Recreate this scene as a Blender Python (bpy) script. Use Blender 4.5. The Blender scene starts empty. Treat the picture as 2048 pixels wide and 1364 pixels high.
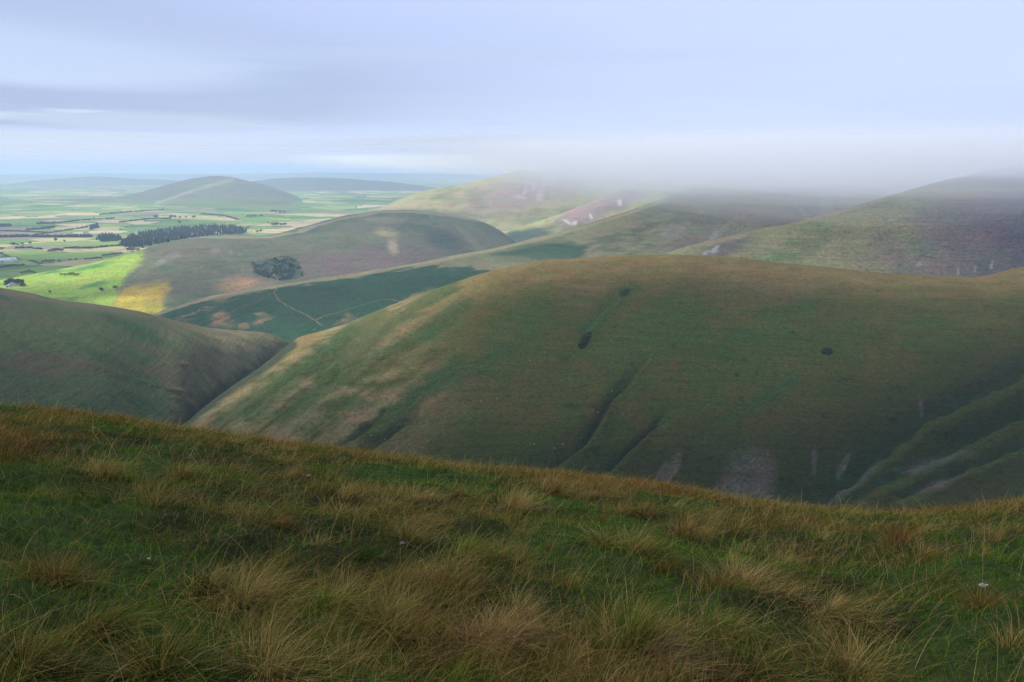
import bpy, math, random
import numpy as np
from mathutils import Vector, Matrix

# ------------------------------------------------------------------ camera, light, exposure
S = bpy.context.scene
COL = S.collection
random.seed(7)
rng = np.random.default_rng(11)
F = 1500.0                      # focal length in photograph pixels
PITCH = math.radians(13.0)
CP, SP = math.cos(PITCH), math.sin(PITCH)

cam = bpy.data.cameras.new('camera')
cam_o = bpy.data.objects.new('camera', cam)
COL.objects.link(cam_o)
cam.sensor_width = 36.0
cam.lens = 36.0 * F / 2048.0
cam.clip_start = 0.05
cam.clip_end = 120000
cam_o.location = (0, 0, 0)
cam_o.rotation_euler = (math.pi / 2 - PITCH, 0, 0)
S.camera = cam_o

SUN_AZ, SUN_EL = math.radians(84), math.radians(45)      # to the left of the view, fairly high
SUNV = np.array([-math.sin(SUN_AZ) * math.cos(SUN_EL), math.cos(SUN_AZ) * math.cos(SUN_EL), math.sin(SUN_EL)])

world = bpy.data.worlds.new('World')
S.world = world
world.use_nodes = True
wn = world.node_tree
wn.nodes.clear()
sky = wn.nodes.new('ShaderNodeTexSky')
sky.sky_type = 'NISHITA'
sky.sun_disc = False
sky.sun_elevation = SUN_EL
sky.sun_rotation = -SUN_AZ
sky.altitude = 400
sky.dust_density = 0.2
sky.ozone_density = 3.0
bg = wn.nodes.new('ShaderNodeBackground')
bg.inputs['Strength'].default_value = 0.10
wo = wn.nodes.new('ShaderNodeOutputWorld')
veil = wn.nodes.new('ShaderNodeMix')                     # thin high cloud over the blue
veil.data_type = 'RGBA'
veil.inputs['Factor'].default_value = 0.75
veil.inputs['B'].default_value = (4.0, 4.5, 6.0, 1)
wn.links.new(sky.outputs['Color'], veil.inputs['A'])
wn.links.new(veil.outputs['Result'], bg.inputs['Color'])
wn.links.new(bg.outputs['Background'], wo.inputs['Surface'])

sun = bpy.data.lights.new('sun', 'SUN')
sun.energy = 4.2
sun.angle = math.radians(0.5)
sun.color = (1.0, 0.975, 0.93)
sun_o = bpy.data.objects.new('sun', sun)
COL.objects.link(sun_o)
sun_o.rotation_euler = Vector(SUNV).to_track_quat('Z', 'Y').to_euler()

S.view_settings.view_transform = 'Standard'
S.view_settings.look = 'None'
S.view_settings.exposure = 0.66
S.view_settings.gamma = 1.0
S.cycles.max_bounces = 12
S.cycles.diffuse_bounces = 3
S.cycles.transmission_bounces = 4
S.cycles.transparent_max_bounces = 80
S.cycles.volume_bounces = 10
S.cycles.use_denoising = True

# ------------------------------------------------------------------ numeric helpers
_p = np.random.default_rng(3).permutation(256)
_p = np.concatenate([_p, _p, _p])
_ang = np.random.default_rng(4).uniform(0, 2 * math.pi, 256)
_gx, _gy = np.cos(_ang), np.sin(_ang)


def perlin(x, y):
    xi, yi = np.floor(x).astype(np.int64), np.floor(y).astype(np.int64)
    xf, yf = x - xi, y - yi
    xi &= 255
    yi &= 255
    u, v = xf * xf * xf * (xf * (xf * 6 - 15) + 10), yf * yf * yf * (yf * (yf * 6 - 15) + 10)

    def g(ix, iy, dx, dy):
        h = _p[_p[ix & 255] + (iy & 255)]
        return _gx[h] * dx + _gy[h] * dy
    a = g(xi, yi, xf, yf) * (1 - u) + g(xi + 1, yi, xf - 1, yf) * u
    b = g(xi, yi + 1, xf, yf - 1) * (1 - u) + g(xi + 1, yi + 1, xf - 1, yf - 1) * u
    return (a * (1 - v) + b * v) * 1.5


def fbm(x, y, o=4, lac=2.03, gain=0.5):
    s, a, n = 0, 1.0, 0
    for k in range(o):
        s = s + a * perlin(x + 17.3 * k, y - 9.1 * k)
        n += a
        a *= gain
        x, y = x * lac, y * lac
    return s / n


def sstep(a, b, x):
    t = np.clip((x - a) / (b - a), 0, 1)
    return t * t * (3 - 2 * t)


def unproject(px, py, Y):
    x, yc = (np.asarray(px, float) - 1024) / F, (682 - np.asarray(py, float)) / F
    d1, d2 = CP + yc * SP, -SP + yc * CP
    return x * Y / d1, Y, d2 * Y / d1


def py_of(z, Y):
    r = z / Y
    return 682 - F * (SP + r * CP) / (CP - r * SP)


def table(px, pts, col, sm):
    pts = sorted(pts)
    v = np.interp(px, [p[0] for p in pts], [p[col] for p in pts])
    if sm > 0:
        k = max(1, int(3 * sm))
        w = np.exp(-0.5 * (np.arange(-k, k + 1) / sm) ** 2)
        w /= w.sum()
        v = np.convolve(np.pad(v, k, mode='edge'), w, 'valid')
    return v


def polydist(px, py, pts):
    """distance to a polyline, signed side (+ = to the right in the photo when walking down), 0..1 along it"""
    best = np.full(px.shape, 1e9)
    side = np.zeros(px.shape)
    tt = np.zeros(px.shape)
    n = len(pts) - 1
    for i in range(n):
        (ax, ay), (bx, by) = pts[i], pts[i + 1]
        dx, dy = bx - ax, by - ay
        L = dx * dx + dy * dy
        t = np.clip(((px - ax) * dx + (py - ay) * dy) / L, 0, 1)
        ex, ey = px - ax - t * dx, py - ay - t * dy
        d = np.hypot(ex, ey)
        m = d < best
        best = np.where(m, d, best)
        side = np.where(m, np.sign(dy * ex - dx * ey), side)
        tt = np.where(m, (i + t) / n, tt)
    return best, side, tt


def polymask(px, py, pts, soft=6.0):
    d, _, _ = polydist(px, py, list(pts) + [pts[0]])
    ins = np.zeros(px.shape, bool)
    n = len(pts)
    for i in range(n):
        (ax, ay), (bx, by) = pts[i], pts[(i + 1) % n]
        c = ((ay > py) != (by > py)) & (px < (bx - ax) * (py - ay) / (by - ay + 1e-12) + ax)
        ins ^= c
    return sstep(-soft, soft, np.where(ins, d, -d))


def blob(px, py, cx, cy, rx, ry, rot=0, soft=0.5):
    c, s = math.cos(math.radians(rot)), math.sin(math.radians(rot))
    x, y = px - cx, py - cy
    a, b = (x * c + y * s) / rx, (-x * s + y * c) / ry
    return sstep(1 + soft, 1 - soft, np.hypot(a, b))


def mixc(c, new, m):
    return c + (np.array(new) - c) * np.clip(m, 0, 1)[:, None]


# ------------------------------------------------------------------ object helpers
def new_mesh(name, V, faces, mat=None, smooth=True, attr=None, scal=None, parent=None):
    """V (n,3); faces list of (k,m) int arrays of equal-size polygons"""
    me = bpy.data.meshes.new(name)
    V = np.ascontiguousarray(V, np.float32)
    me.vertices.add(len(V))
    me.vertices.foreach_set('co', V.ravel())
    loops = np.concatenate([f.ravel() for f in faces]).astype(np.int32)
    tot = np.concatenate([np.full(len(f), f.shape[1], np.int32) for f in faces])
    st = np.concatenate([[0], np.cumsum(tot)[:-1]]).astype(np.int32)
    me.loops.add(len(loops))
    me.loops.foreach_set('vertex_index', loops)
    me.polygons.add(len(tot))
    me.polygons.foreach_set('loop_start', st)
    me.polygons.foreach_set('loop_total', tot)
    me.update(calc_edges=True)
    me.polygons.foreach_set('use_smooth', np.full(len(tot), smooth, bool))
    if attr is not None:
        a = me.color_attributes.new('tint', 'FLOAT_COLOR', 'POINT')
        c = np.ones((len(V), 4), np.float32)
        c[:, :3] = attr
        a.data.foreach_set('color', c.ravel())
    for k, v in (scal or {}).items():
        a = me.attributes.new(k, 'FLOAT', 'POINT')
        a.data.foreach_set('value', np.ascontiguousarray(v, np.float32))
    if mat:
        me.materials.append(mat)
    me.update()
    o = bpy.data.objects.new(name, me)
    COL.objects.link(o)
    if parent:
        o.parent = parent
    return o


def grid_faces(nr, nc):
    i = np.arange((nr - 1) * (nc - 1))
    r, c = i // (nc - 1), i % (nc - 1)
    a = r * nc + c
    return [np.stack([a, a + 1, a + nc + 1, a + nc], 1)]


def tag(o, label=None, cat=None, group=None, kind=None):
    if label:
        o['label'] = label
    if cat:
        o['category'] = cat
    if group:
        o['group'] = group
    if kind:
        o['kind'] = kind
    return o


def mat_new(name):
    m = bpy.data.materials.new(name)
    m.use_nodes = True
    nt = m.node_tree
    nt.nodes.clear()
    out = nt.nodes.new('ShaderNodeOutputMaterial')
    return m, nt, out


def node(nt, typ, **kw):
    n = nt.nodes.new(typ)
    for k, v in kw.items():
        if k.startswith('i_'):
            n.inputs[k[2:].replace('_', ' ')].default_value = v
        else:
            setattr(n, k, v)
    return n


def turf_material(name, fine, coarse, bump, vary=0.55):
    """hill turf: the cover colour of the place, broken up by grass-clump noise at two sizes"""
    m, nt, out = mat_new(name)
    L = nt.links.new
    geo = node(nt, 'ShaderNodeNewGeometry')
    at = node(nt, 'ShaderNodeAttribute', attribute_name='tint')
    n1 = node(nt, 'ShaderNodeTexNoise', i_Scale=fine, i_Detail=8.0, i_Roughness=0.72)
    n2 = node(nt, 'ShaderNodeTexNoise', i_Scale=coarse, i_Detail=5.0, i_Roughness=0.6)
    L(geo.outputs['Position'], n1.inputs['Vector'])
    L(geo.outputs['Position'], n2.inputs['Vector'])
    r1 = node(nt, 'ShaderNodeMapRange')
    r1.inputs['From Min'].default_value, r1.inputs['From Max'].default_value = 0.3, 0.7
    r1.inputs['To Min'].default_value, r1.inputs['To Max'].default_value = 1 - vary, 1 + vary
    L(n1.outputs['Fac'], r1.inputs['Value'])
    r2 = node(nt, 'ShaderNodeMapRange')
    r2.inputs['From Min'].default_value, r2.inputs['From Max'].default_value = 0.32, 0.68
    L(n2.outputs['Fac'], r2.inputs['Value'])
    warm = node(nt, 'ShaderNodeMix', data_type='RGBA')
    warm.inputs['A'].default_value = (0.86, 1.06, 0.86, 1)
    warm.inputs['B'].default_value = (1.16, 0.96, 0.98, 1)
    L(r2.outputs['Result'], warm.inputs['Factor'])
    mu = node(nt, 'ShaderNodeMix', data_type='RGBA', blend_type='MULTIPLY')
    mu.inputs['Factor'].default_value = 1
    L(at.outputs['Color'], mu.inputs['A'])
    L(warm.outputs['Result'], mu.inputs['B'])
    sc = node(nt, 'ShaderNodeVectorMath', operation='SCALE')
    L(mu.outputs['Result'], sc.inputs[0])
    n3 = node(nt, 'ShaderNodeTexNoise', i_Scale=fine * 0.3, i_Detail=7.0, i_Roughness=0.65)
    L(geo.outputs['Position'], n3.inputs['Vector'])
    r3 = node(nt, 'ShaderNodeMapRange')
    r3.inputs['From Min'].default_value, r3.inputs['From Max'].default_value = 0.56, 0.68
    r3.inputs['To Min'].default_value, r3.inputs['To Max'].default_value = 1.0, 0.62
    L(n3.outputs['Fac'], r3.inputs['Value'])
    mp = node(nt, 'ShaderNodeMapping')
    mp.inputs['Scale'].default_value = (fine * 0.05, fine * 0.05, fine * 1.6)
    L(geo.outputs['Position'], mp.inputs['Vector'])
    n4 = node(nt, 'ShaderNodeTexNoise', i_Scale=1.0, i_Detail=5.0, i_Roughness=0.65)
    L(mp.outputs['Vector'], n4.inputs['Vector'])
    r4 = node(nt, 'ShaderNodeMapRange')
    r4.inputs['From Min'].default_value, r4.inputs['From Max'].default_value = 0.35, 0.65
    r4.inputs['To Min'].default_value, r4.inputs['To Max'].default_value = 0.87, 1.13
    L(n4.outputs['Fac'], r4.inputs['Value'])
    m34 = node(nt, 'ShaderNodeMath', operation='MULTIPLY')
    L(r3.outputs['Result'], m34.inputs[0])
    L(r4.outputs['Result'], m34.inputs[1])
    m5 = node(nt, 'ShaderNodeMath', operation='MULTIPLY')
    L(m34.outputs['Value'], m5.inputs[0])
    L(r1.outputs['Result'], m5.inputs[1])
    L(m5.outputs['Value'], sc.inputs['Scale'])
    hh = node(nt, 'ShaderNodeMath', operation='ADD')
    L(n1.outputs['Fac'], hh.inputs[0])
    L(n4.outputs['Fac'], hh.inputs[1])
    b = node(nt, 'ShaderNodeBump', i_Strength=0.8, i_Distance=bump)
    L(hh.outputs['Value'], b.inputs['Height'])
    p = node(nt, 'ShaderNodeBsdfPrincipled', i_Roughness=0.95)
    p.inputs['Specular IOR Level'].default_value = 0.05
    L(sc.outputs['Vector'], p.inputs['Base Color'])
    L(b.outputs['Normal'], p.inputs['Normal'])
    L(p.outputs['BSDF'], out.inputs['Surface'])
    return m


def plain_material(name, col, rough=0.85, noise=2.0, amt=0.25):
    m, nt, out = mat_new(name)
    L = nt.links.new
    tc = node(nt, 'ShaderNodeTexCoord')
    n1 = node(nt, 'ShaderNodeTexNoise', i_Scale=noise, i_Detail=4.0)
    L(tc.outputs['Object'], n1.inputs['Vector'])
    r1 = node(nt, 'ShaderNodeMapRange')
    r1.inputs['To Min'].default_value, r1.inputs['To Max'].default_value = 1 - amt, 1 + amt
    L(n1.outputs['Fac'], r1.inputs['Value'])
    sc = node(nt, 'ShaderNodeVectorMath', operation='SCALE')
    sc.inputs[0].default_value = col
    L(r1.outputs['Result'], sc.inputs['Scale'])
    p = node(nt, 'ShaderNodeBsdfPrincipled', i_Roughness=rough)
    p.inputs['Specular IOR Level'].default_value = 0.2
    L(sc.outputs['Vector'], p.inputs['Base Color'])
    L(p.outputs['BSDF'], out.inputs['Surface'])
    return m


def leaf_material(name, col=None, trans=0.35):
    """leaf or grass blade: colour of the plant, some light comes through it"""
    m, nt, out = mat_new(name)
    L = nt.links.new
    if col is None:
        at = node(nt, 'ShaderNodeAttribute', attribute_name='tint')
        csock = at.outputs['Color']
    else:
        geo = node(nt, 'ShaderNodeNewGeometry')
        n1 = node(nt, 'ShaderNodeTexNoise', i_Scale=0.35, i_Detail=3.0)
        L(geo.outputs['Position'], n1.inputs['Vector'])
        r1 = node(nt, 'ShaderNodeMapRange')
        r1.inputs['From Min'].default_value, r1.inputs['From Max'].default_value = 0.3, 0.7
        r1.inputs['To Min'].default_value, r1.inputs['To Max'].default_value = 0.55, 1.5
        L(n1.outputs['Fac'], r1.inputs['Value'])
        sc = node(nt, 'ShaderNodeVectorMath', operation='SCALE')
        sc.inputs[0].default_value = col
        L(r1.outputs['Result'], sc.inputs['Scale'])
        csock = sc.outputs['Vector']
    d = node(nt, 'ShaderNodeBsdfDiffuse')
    t = node(nt, 'ShaderNodeBsdfTranslucent')
    mx = node(nt, 'ShaderNodeMixShader', i_Fac=trans)
    L(csock, d.inputs['Color'])
    L(csock, t.inputs['Color'])
    L(d.outputs['BSDF'], mx.inputs[1])
    L(t.outputs['BSDF'], mx.inputs[2])
    L(mx.outputs['Shader'], out.inputs['Surface'])
    return m


# ------------------------------------------------------------------ hills
ALBEDO = {'moor_grass': 0.60, 'hill_turf': 1.0, 'far_hill_turf': 1.0}      # scale on the cover colours, lower for the near hills


def hill(label, sil, foot, px0, px1, dpx, rows, paint, mat, mf=0.12, back=400, drop=260, shape=None, sm=18, detail=(1.0, 40.0)):
    """one hill: a crest line and a foot line at their real distances, a smooth slope between, a far side behind"""
    px = np.arange(px0, px1 + 0.1, dpx)
    s = sm / dpx
    pys, Ys = table(px, sil, 1, s), table(px, sil, 2, s)
    pyf, Yf = table(px, foot, 1, s * 1.5), table(px, foot, 2, s * 1.5)
    pyf = np.maximum(pyf, pys + 4)
    Yf = np.minimum(Yf, Ys - 25)
    zs, zf = unproject(px, pys, Ys)[2], unproject(px, pyf, Yf)[2]
    n = len(px)
    K = 220
    t = np.linspace(0, 1, K)[:, None]
    dY = Ys - Yf
    h00, h10, h01, h11 = 2 * t**3 - 3 * t**2 + 1, t**3 - 2 * t**2 + t, -2 * t**3 + 3 * t**2, t**3 - t**2
    m1 = zs / Ys
    Yd = Yf + t * dY
    Zd = h00 * zf + h10 * dY * mf + h01 * zs + h11 * dY * m1
    pyd = py_of(Zd, Yd)
    w = np.linspace(0, 1, rows)
    YY, ZZ = np.zeros((rows, n)), np.zeros((rows, n))
    for j in range(n):
        q = np.minimum.accumulate(pyd[:, j])           # falls from foot to crest
        arc = (q[0] - q) / max(q[0] - q[-1], 1e-6) * 0.85 + 0.15 * t[:, 0]
        YY[:, j] = np.interp(w, arc, Yd[:, j])
        ZZ[:, j] = np.interp(w, arc, Zd[:, j])
    bb = np.linspace(0, 1, 16)[1:, None] ** 1.5
    Yb = Ys + bb * back
    Zb = zs + m1 * bb * back - drop * bb**2 * (3 - 2 * bb)
    Y, Z = np.concatenate([YY, Yb]), np.concatenate([ZZ, Zb])
    PX = np.broadcast_to(px, Y.shape)
    PY = py_of(Z, Y)
    X = unproject(PX, PY, Y)[0]
    nr = Y.shape[0]
    X, Y, Z, PXf, PYf = X.ravel(), Y.ravel(), Z.ravel(), PX.ravel().copy(), PY.ravel().copy()
    onback = np.repeat(np.arange(nr) >= rows, n)
    amp, wl = detail
    Z2 = Z + amp * fbm(X / wl, Y / wl, 5)
    if shape:
        Z2 = Z2 + np.where(onback, 0, shape(PXf, PYf, X, Y))
    c = paint(PXf, PYf, X, Y)
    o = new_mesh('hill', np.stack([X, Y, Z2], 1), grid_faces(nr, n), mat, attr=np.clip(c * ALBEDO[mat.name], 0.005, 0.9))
    tag(o, label, 'hill', kind='structure')
    return o


def base(px, c):
    return np.tile(np.array(c, float), (len(px), 1))


def gully(px, py, pts, w, depth, rise=0.5, jit=5.0):
    """a cut with a steep bank on its right that stands proud"""
    j = jit * fbm(px / 40, py / 40, 3)
    d, sd, t = polydist(px + j, py + j, pts)
    env = sstep(0, 0.45, t) * 0.85 + 0.15
    ww = w * (0.25 + 0.75 * t)
    cut = -depth * np.exp(-np.abs(d / ww) ** 1.5 * np.where(sd > 0, 4.0, 0.8))
    lip = np.where(sd > 0, depth * rise * np.exp(-((d - ww * 0.75) / (ww * 0.8)) ** 2), 0)
    lip = lip + np.where(sd <= 0, depth * rise * np.exp(-(ww * 0.75 / (ww * 0.8)) ** 2) * np.exp(-d / (ww * .3)), 0)
    endf = np.where(t <= 0, np.exp(-(d / (ww * 0.8)) ** 2), 1)
    return (cut + lip) * env * endf


# --- central hill
G_DEEP = [(1300, 715), (1262, 760), (1222, 800), (1200, 835), (1180, 872), (1140, 905), (1085, 950), (1040, 990)]
G_SIDE = [(1345, 815), (1318, 842), (1290, 872), (1252, 905), (1205, 955), (1160, 1010)]
G_LEFT = [(850, 815), (828, 838), (795, 862), (755, 886), (715, 915), (680, 945)]
G_LEFT2 = [(800, 790), (760, 832), (720, 862), (680, 885), (640, 915)]
G_MAIN = [(2260, 600), (2150, 668), (2048, 738), (1955, 786), (1862, 826), (1775, 884), (1705, 940), (1640, 990), (1600, 1030)]
G_R2 = [(2260, 720), (2150, 770), (2048, 832), (1940, 880), (1850, 925), (1760, 975), (1700, 1020)]
G_R3 = [(2260, 800), (2150, 850), (2048, 888), (1960, 925), (1880, 958), (1800, 995)]
G_TRACKS = [[(905, 572), (850, 600), (790, 640), (720, 690), (640, 745)],
            [(930, 612), (880, 650), (800, 690), (720, 725), (640, 775), (560, 835)],
            [(700, 660), (640, 705), (560, 755), (480, 810), (430, 850)],
            [(760, 622), (700, 668), (640, 712), (560, 778), (500, 830)],
            [(1010, 700), (960, 735), (880, 765), (800, 815)],
            [(900, 740), (840, 790), (760, 850), (690, 880)],
            [(1260, 575), (1235, 600), (1200, 625), (1175, 660)],
            [(1590, 760), (1540, 790), (1500, 815), (1440, 850)]]


def c_shape(px, py, X, Y):
    z = gully(px, py, G_DEEP, 25, 7.0, 0.45) + gully(px, py, G_SIDE, 17, 4.2, 0.45)
    z += gully(px, py, G_LEFT, 20, 3.4, 0.4) + gully(px, py, G_LEFT2, 17, 2.6, 0.3)
    z += gully(px, py, G_MAIN, 75, 12.0, 0.55, 10) + gully(px, py, G_R2, 34, 4.5, 0.5, 8) + gully(px, py, G_R3, 28, 3.6, 0.5, 8)
    for g in G_TRACKS:
        z += gully(px, py, g, 15, 1.5, 0.6, 6)
    # downslope streaks
    u, v = px * 0.8 - py * 0.6, px * 0.6 + py * 0.8
    left = sstep(1050, 650, px)
    z += (0.5 + 1.9 * left) * fbm(v / 34 + 5, u / 330, 4)
    # landslip hollows
    for cx, cy, rx, ry, r in SLIPS:
        z += -0.05 * min(rx, 30) * blob(px, py, cx, cy, rx, ry, r, 0.5)
    z += 0.5 * fbm(X / 7, Y / 7, 4) + 0.8 * np.abs(fbm(u / 60, v / 22, 4))
    return z


SLIPS = [(1345, 935, 11, 34, 22), (1322, 950, 7, 30, 20), (1492, 935, 40, 44, 15), (1465, 975, 34, 34, 25), (1530, 960, 22, 55, 8), (1688, 908, 7, 24, 24), (1630, 905, 6, 22, 10), (1845, 795, 5, 14, 0)]
RUSH = [(1170, 682, 9, 17, 28), (1655, 704, 12, 7, 0), (1250, 584, 12, 6, -30), (1474, 749, 6, 4, 0), (1586, 665, 5, 3, 0)]


def c_paint(px, py, X, Y):
    n1, n2, n3 = fbm(X / 90, Y / 90, 4), fbm(X / 25 + 7, Y / 25, 4), fbm(X / 160 + 3, Y / 160 - 8, 3)
    c = base(px, (0.128, 0.118, 0.032))
    c = mixc(c, (0.088, 0.114, 0.024), sstep(-0.12, 0.42, n1 + 0.5 * n2 + 0.15))
    c = mixc(c, (0.152, 0.116, 0.046), sstep(0.05, 0.5, n3 + 0.4 * n2))
    # pale bent grass on crest and left flank, sunlight lightened into its colour
    c = mixc(c, (0.34, 0.24, 0.09), sstep(80, 4, py - np.interp(px, [590, 800, 1000, 1370, 1750, 2048], [690, 605, 537, 508, 545, 540])) * (0.75 + 0.5 * n2))
    u_, v_ = px * 0.8 - py * 0.6, px * 0.6 + py * 0.8
    stk = fbm(v_ / 30 + 5, u_ / 300, 4)
    c = mixc(c, (0.40, 0.30, 0.15), sstep(980, 660, px) * sstep(0.5, -0.2, n2 * 0.6 + stk * 0.9) * 0.95)
    # green flushes
    for g in G_TRACKS:
        d, _, t = polydist(px + 14 * n2, py + 14 * n2, g)
        c = mixc(c, (0.068, 0.12, 0.036), sstep(26, 6, d) * 0.75)
    for cx, cy, rx, ry in [(1290, 690, 150, 45), (1060, 640, 80, 24), (660, 790, 90, 60), (1560, 640, 130, 26), (1340, 615, 90, 24), (1500, 730, 120, 24)]:
        c = mixc(c, (0.078, 0.125, 0.03), blob(px, py, cx, cy, rx, ry, -25, 0.7) * (0.6 + 0.9 * n2))
    # lower slopes: greener grass, with the cloud's shade darkened into its colour
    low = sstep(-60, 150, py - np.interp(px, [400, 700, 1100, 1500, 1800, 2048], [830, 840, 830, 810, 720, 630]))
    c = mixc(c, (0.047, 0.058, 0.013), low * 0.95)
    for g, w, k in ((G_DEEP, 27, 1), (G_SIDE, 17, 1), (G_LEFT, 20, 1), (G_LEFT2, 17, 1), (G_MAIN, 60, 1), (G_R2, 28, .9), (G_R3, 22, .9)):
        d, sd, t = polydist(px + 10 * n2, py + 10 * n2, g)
        c = mixc(c, (0.025, 0.05, 0.02), np.where(sd < 0, sstep(w, w * .2, d), sstep(w * .5, w * .1, d)) * k * 0.72 * sstep(0, 0.3, t))  # shade in the gullies painted dark, widest on the left side
        c = mixc(c, (0.11, 0.125, 0.032), np.where(sd > 0, sstep(14, 6, np.abs(d - w * 0.55)), 0) * (t > 0) * 0.4)  # sunlight on the right bank, painted as a paler strip
    for cx, cy, rx, ry, r in SLIPS:
        m = blob(px + 9 * n2, py + 12 * n1, cx, cy, rx, ry, r, 0.45)
        c = mixc(c, (0.175, 0.15, 0.12), m * (0.35 + 1.2 * np.abs(fbm(u_ / 60, v_ / 7, 3)) + 0.6 * np.abs(n2)) * 0.85)
    for pts in ([(1640, 990), (1700, 950), (1770, 925), (1730, 965), (1690, 992)], [(1790, 945), (1860, 915), (1940, 905), (1900, 925), (1830, 950)], [(1830, 985), (1880, 955), (1935, 950), (1880, 985)]):
        c = mixc(c, (0.125, 0.118, 0.10), polymask(px + 10 * n2, py + 10 * n1, pts, 9) * 0.8)
    for cx, cy, rx, ry, r in RUSH:
        c = mixc(c, (0.03, 0.05, 0.022), blob(px + 5 * n2, py + 5 * n1, cx, cy, rx, ry, r, 0.35))
    # stream-side rushes
    d, _, t = polydist(px, py, [(350, 870), (400, 825), (455, 785), (520, 742), (585, 690)])
    c = mixc(c, (0.07, 0.09, 0.05), sstep(14, 4, d + 6 * n2))
    return c


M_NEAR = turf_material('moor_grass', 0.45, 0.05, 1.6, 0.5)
M_MID = turf_material('hill_turf', 0.22, 0.014, 2.6, 0.5)
M_FAR = turf_material('far_hill_turf', 0.06, 0.004, 4.0, 0.35)

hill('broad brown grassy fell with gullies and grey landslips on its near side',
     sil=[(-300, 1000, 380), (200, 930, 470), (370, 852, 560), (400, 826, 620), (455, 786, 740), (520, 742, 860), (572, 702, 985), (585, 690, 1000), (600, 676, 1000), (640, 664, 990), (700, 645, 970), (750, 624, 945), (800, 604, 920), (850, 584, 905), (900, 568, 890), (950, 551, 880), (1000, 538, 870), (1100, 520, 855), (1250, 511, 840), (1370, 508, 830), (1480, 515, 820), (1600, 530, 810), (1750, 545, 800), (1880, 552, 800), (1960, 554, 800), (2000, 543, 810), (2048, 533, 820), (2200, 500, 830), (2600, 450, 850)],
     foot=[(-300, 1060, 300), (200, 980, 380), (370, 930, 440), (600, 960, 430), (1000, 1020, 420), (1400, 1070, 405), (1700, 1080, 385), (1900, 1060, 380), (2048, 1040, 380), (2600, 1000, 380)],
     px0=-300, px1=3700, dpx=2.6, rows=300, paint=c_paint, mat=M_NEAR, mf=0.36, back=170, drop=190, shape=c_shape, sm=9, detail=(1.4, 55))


# --- dark spur on the left
def l_shape(px, py, X, Y):
    u, v = px * 0.88 + py * 0.45, -px * 0.45 + py * 0.88
    z = 0.9 * fbm(v / 30, u / 300, 4) + 0.35 * fbm(X / 6, Y / 6, 3)
    d, _, _ = polydist(px, py, [(350, 870), (400, 825), (455, 785), (520, 742), (585, 690)])
    z += 3 * np.exp(-(d / 60) ** 2)                      # valley floor beside the stream
    for g in ([(60, 690), (180, 735), (250, 760), (330, 795), (375, 818)], [(215, 740), (300, 775), (380, 800), (420, 805)], [(330, 720), (400, 745), (470, 770)], [(-50, 640), (80, 690), (200, 745)]):
        z -= gully(px, py, g, 12, 1.4, 0.7, 6) * -1
    return z


def l_paint(px, py, X, Y):
    n1, n2 = fbm(X / 80, Y / 80, 4), fbm(X / 22, Y / 22 + 4, 4)
    u, v = px * 0.88 + py * 0.45, -px * 0.45 + py * 0.88
    st = fbm(v / 34, u / 260 + 3, 4)
    c = base(px, (0.080, 0.112, 0.046))
    c = mixc(c, (0.046, 0.092, 0.036), sstep(-0.15, 0.4, st + 0.5 * n1))
    c = mixc(c, (0.108, 0.094, 0.054), sstep(0.05, 0.55, n1 - 0.4 * st + 0.1))
    c = mixc(c, (0.42, 0.35, 0.18), sstep(270, 500, px) * (0.65 + 0.6 * n2))  # tan right end of the spur, its sunlight painted into the colour
    c = mixc(c, (0.20, 0.16, 0.095), sstep(16, 2, py - np.interp(px, [0, 120, 300, 420, 500, 540, 585], [578, 602, 627, 657, 662, 667, 692])) * 0.5)  # sunlit crest line, painted as a tan strip
    d, _, t = polydist(px, py, [(350, 870), (400, 825), (455, 785), (520, 742), (585, 690)])
    c = mixc(c, (0.075, 0.10, 0.045), sstep(30, 5, d + 16 * n2) * 0.8)
    return c


hill('dark green grassy spur falling from the left to the stream',
     sil=[(-900, 330, 860), (-500, 420, 870), (-200, 520, 880), (0, 576, 900), (60, 586, 905), (120, 601, 910), (200, 608, 915), (300, 627, 920), (360, 643, 915), (420, 657, 930), (470, 661, 950), (540, 668, 975), (575, 684, 985), (590, 700, 985), (620, 730, 960), (700, 800, 900)],
     foot=[(-900, 1300, 250), (-300, 1050, 330), (0, 960, 400), (200, 905, 460), (370, 854, 556), (400, 828, 616), (455, 788, 736), (520, 744, 856), (572, 705, 960), (590, 712, 940), (620, 740, 900), (700, 820, 850)],
     px0=-1700, px1=700, dpx=2.6, rows=190, paint=l_paint, mat=M_NEAR, mf=0.3, back=240, drop=180, shape=l_shape, sm=16, detail=(1.4, 60))


# --- bracken ridge running up to the right into the cloud
def r_shape(px, py, X, Y):
    z = 1.3 * fbm(X / 18, Y / 18, 4)
    z += gully(px, py, [(1665, 335), (1650, 372), (1645, 400), (1648, 432)], 30, 22, 0.3, 5)
    z += gully(px, py, [(1580, 400), (1605, 420), (1625, 445)], 12, 5, 0.3, 4)
    z += gully(px, py, [(1500, 420), (1440, 450), (1400, 490)], 26, 7, 0.4, 4)
    z += gully(px, py, [(760, 636), (700, 640), (640, 655)], 10, 5, 0.3, 3)
    z += gully(px, py, [(800, 615), (740, 625), (690, 640)], 9, 3, 0.3, 3)
    return z


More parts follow.
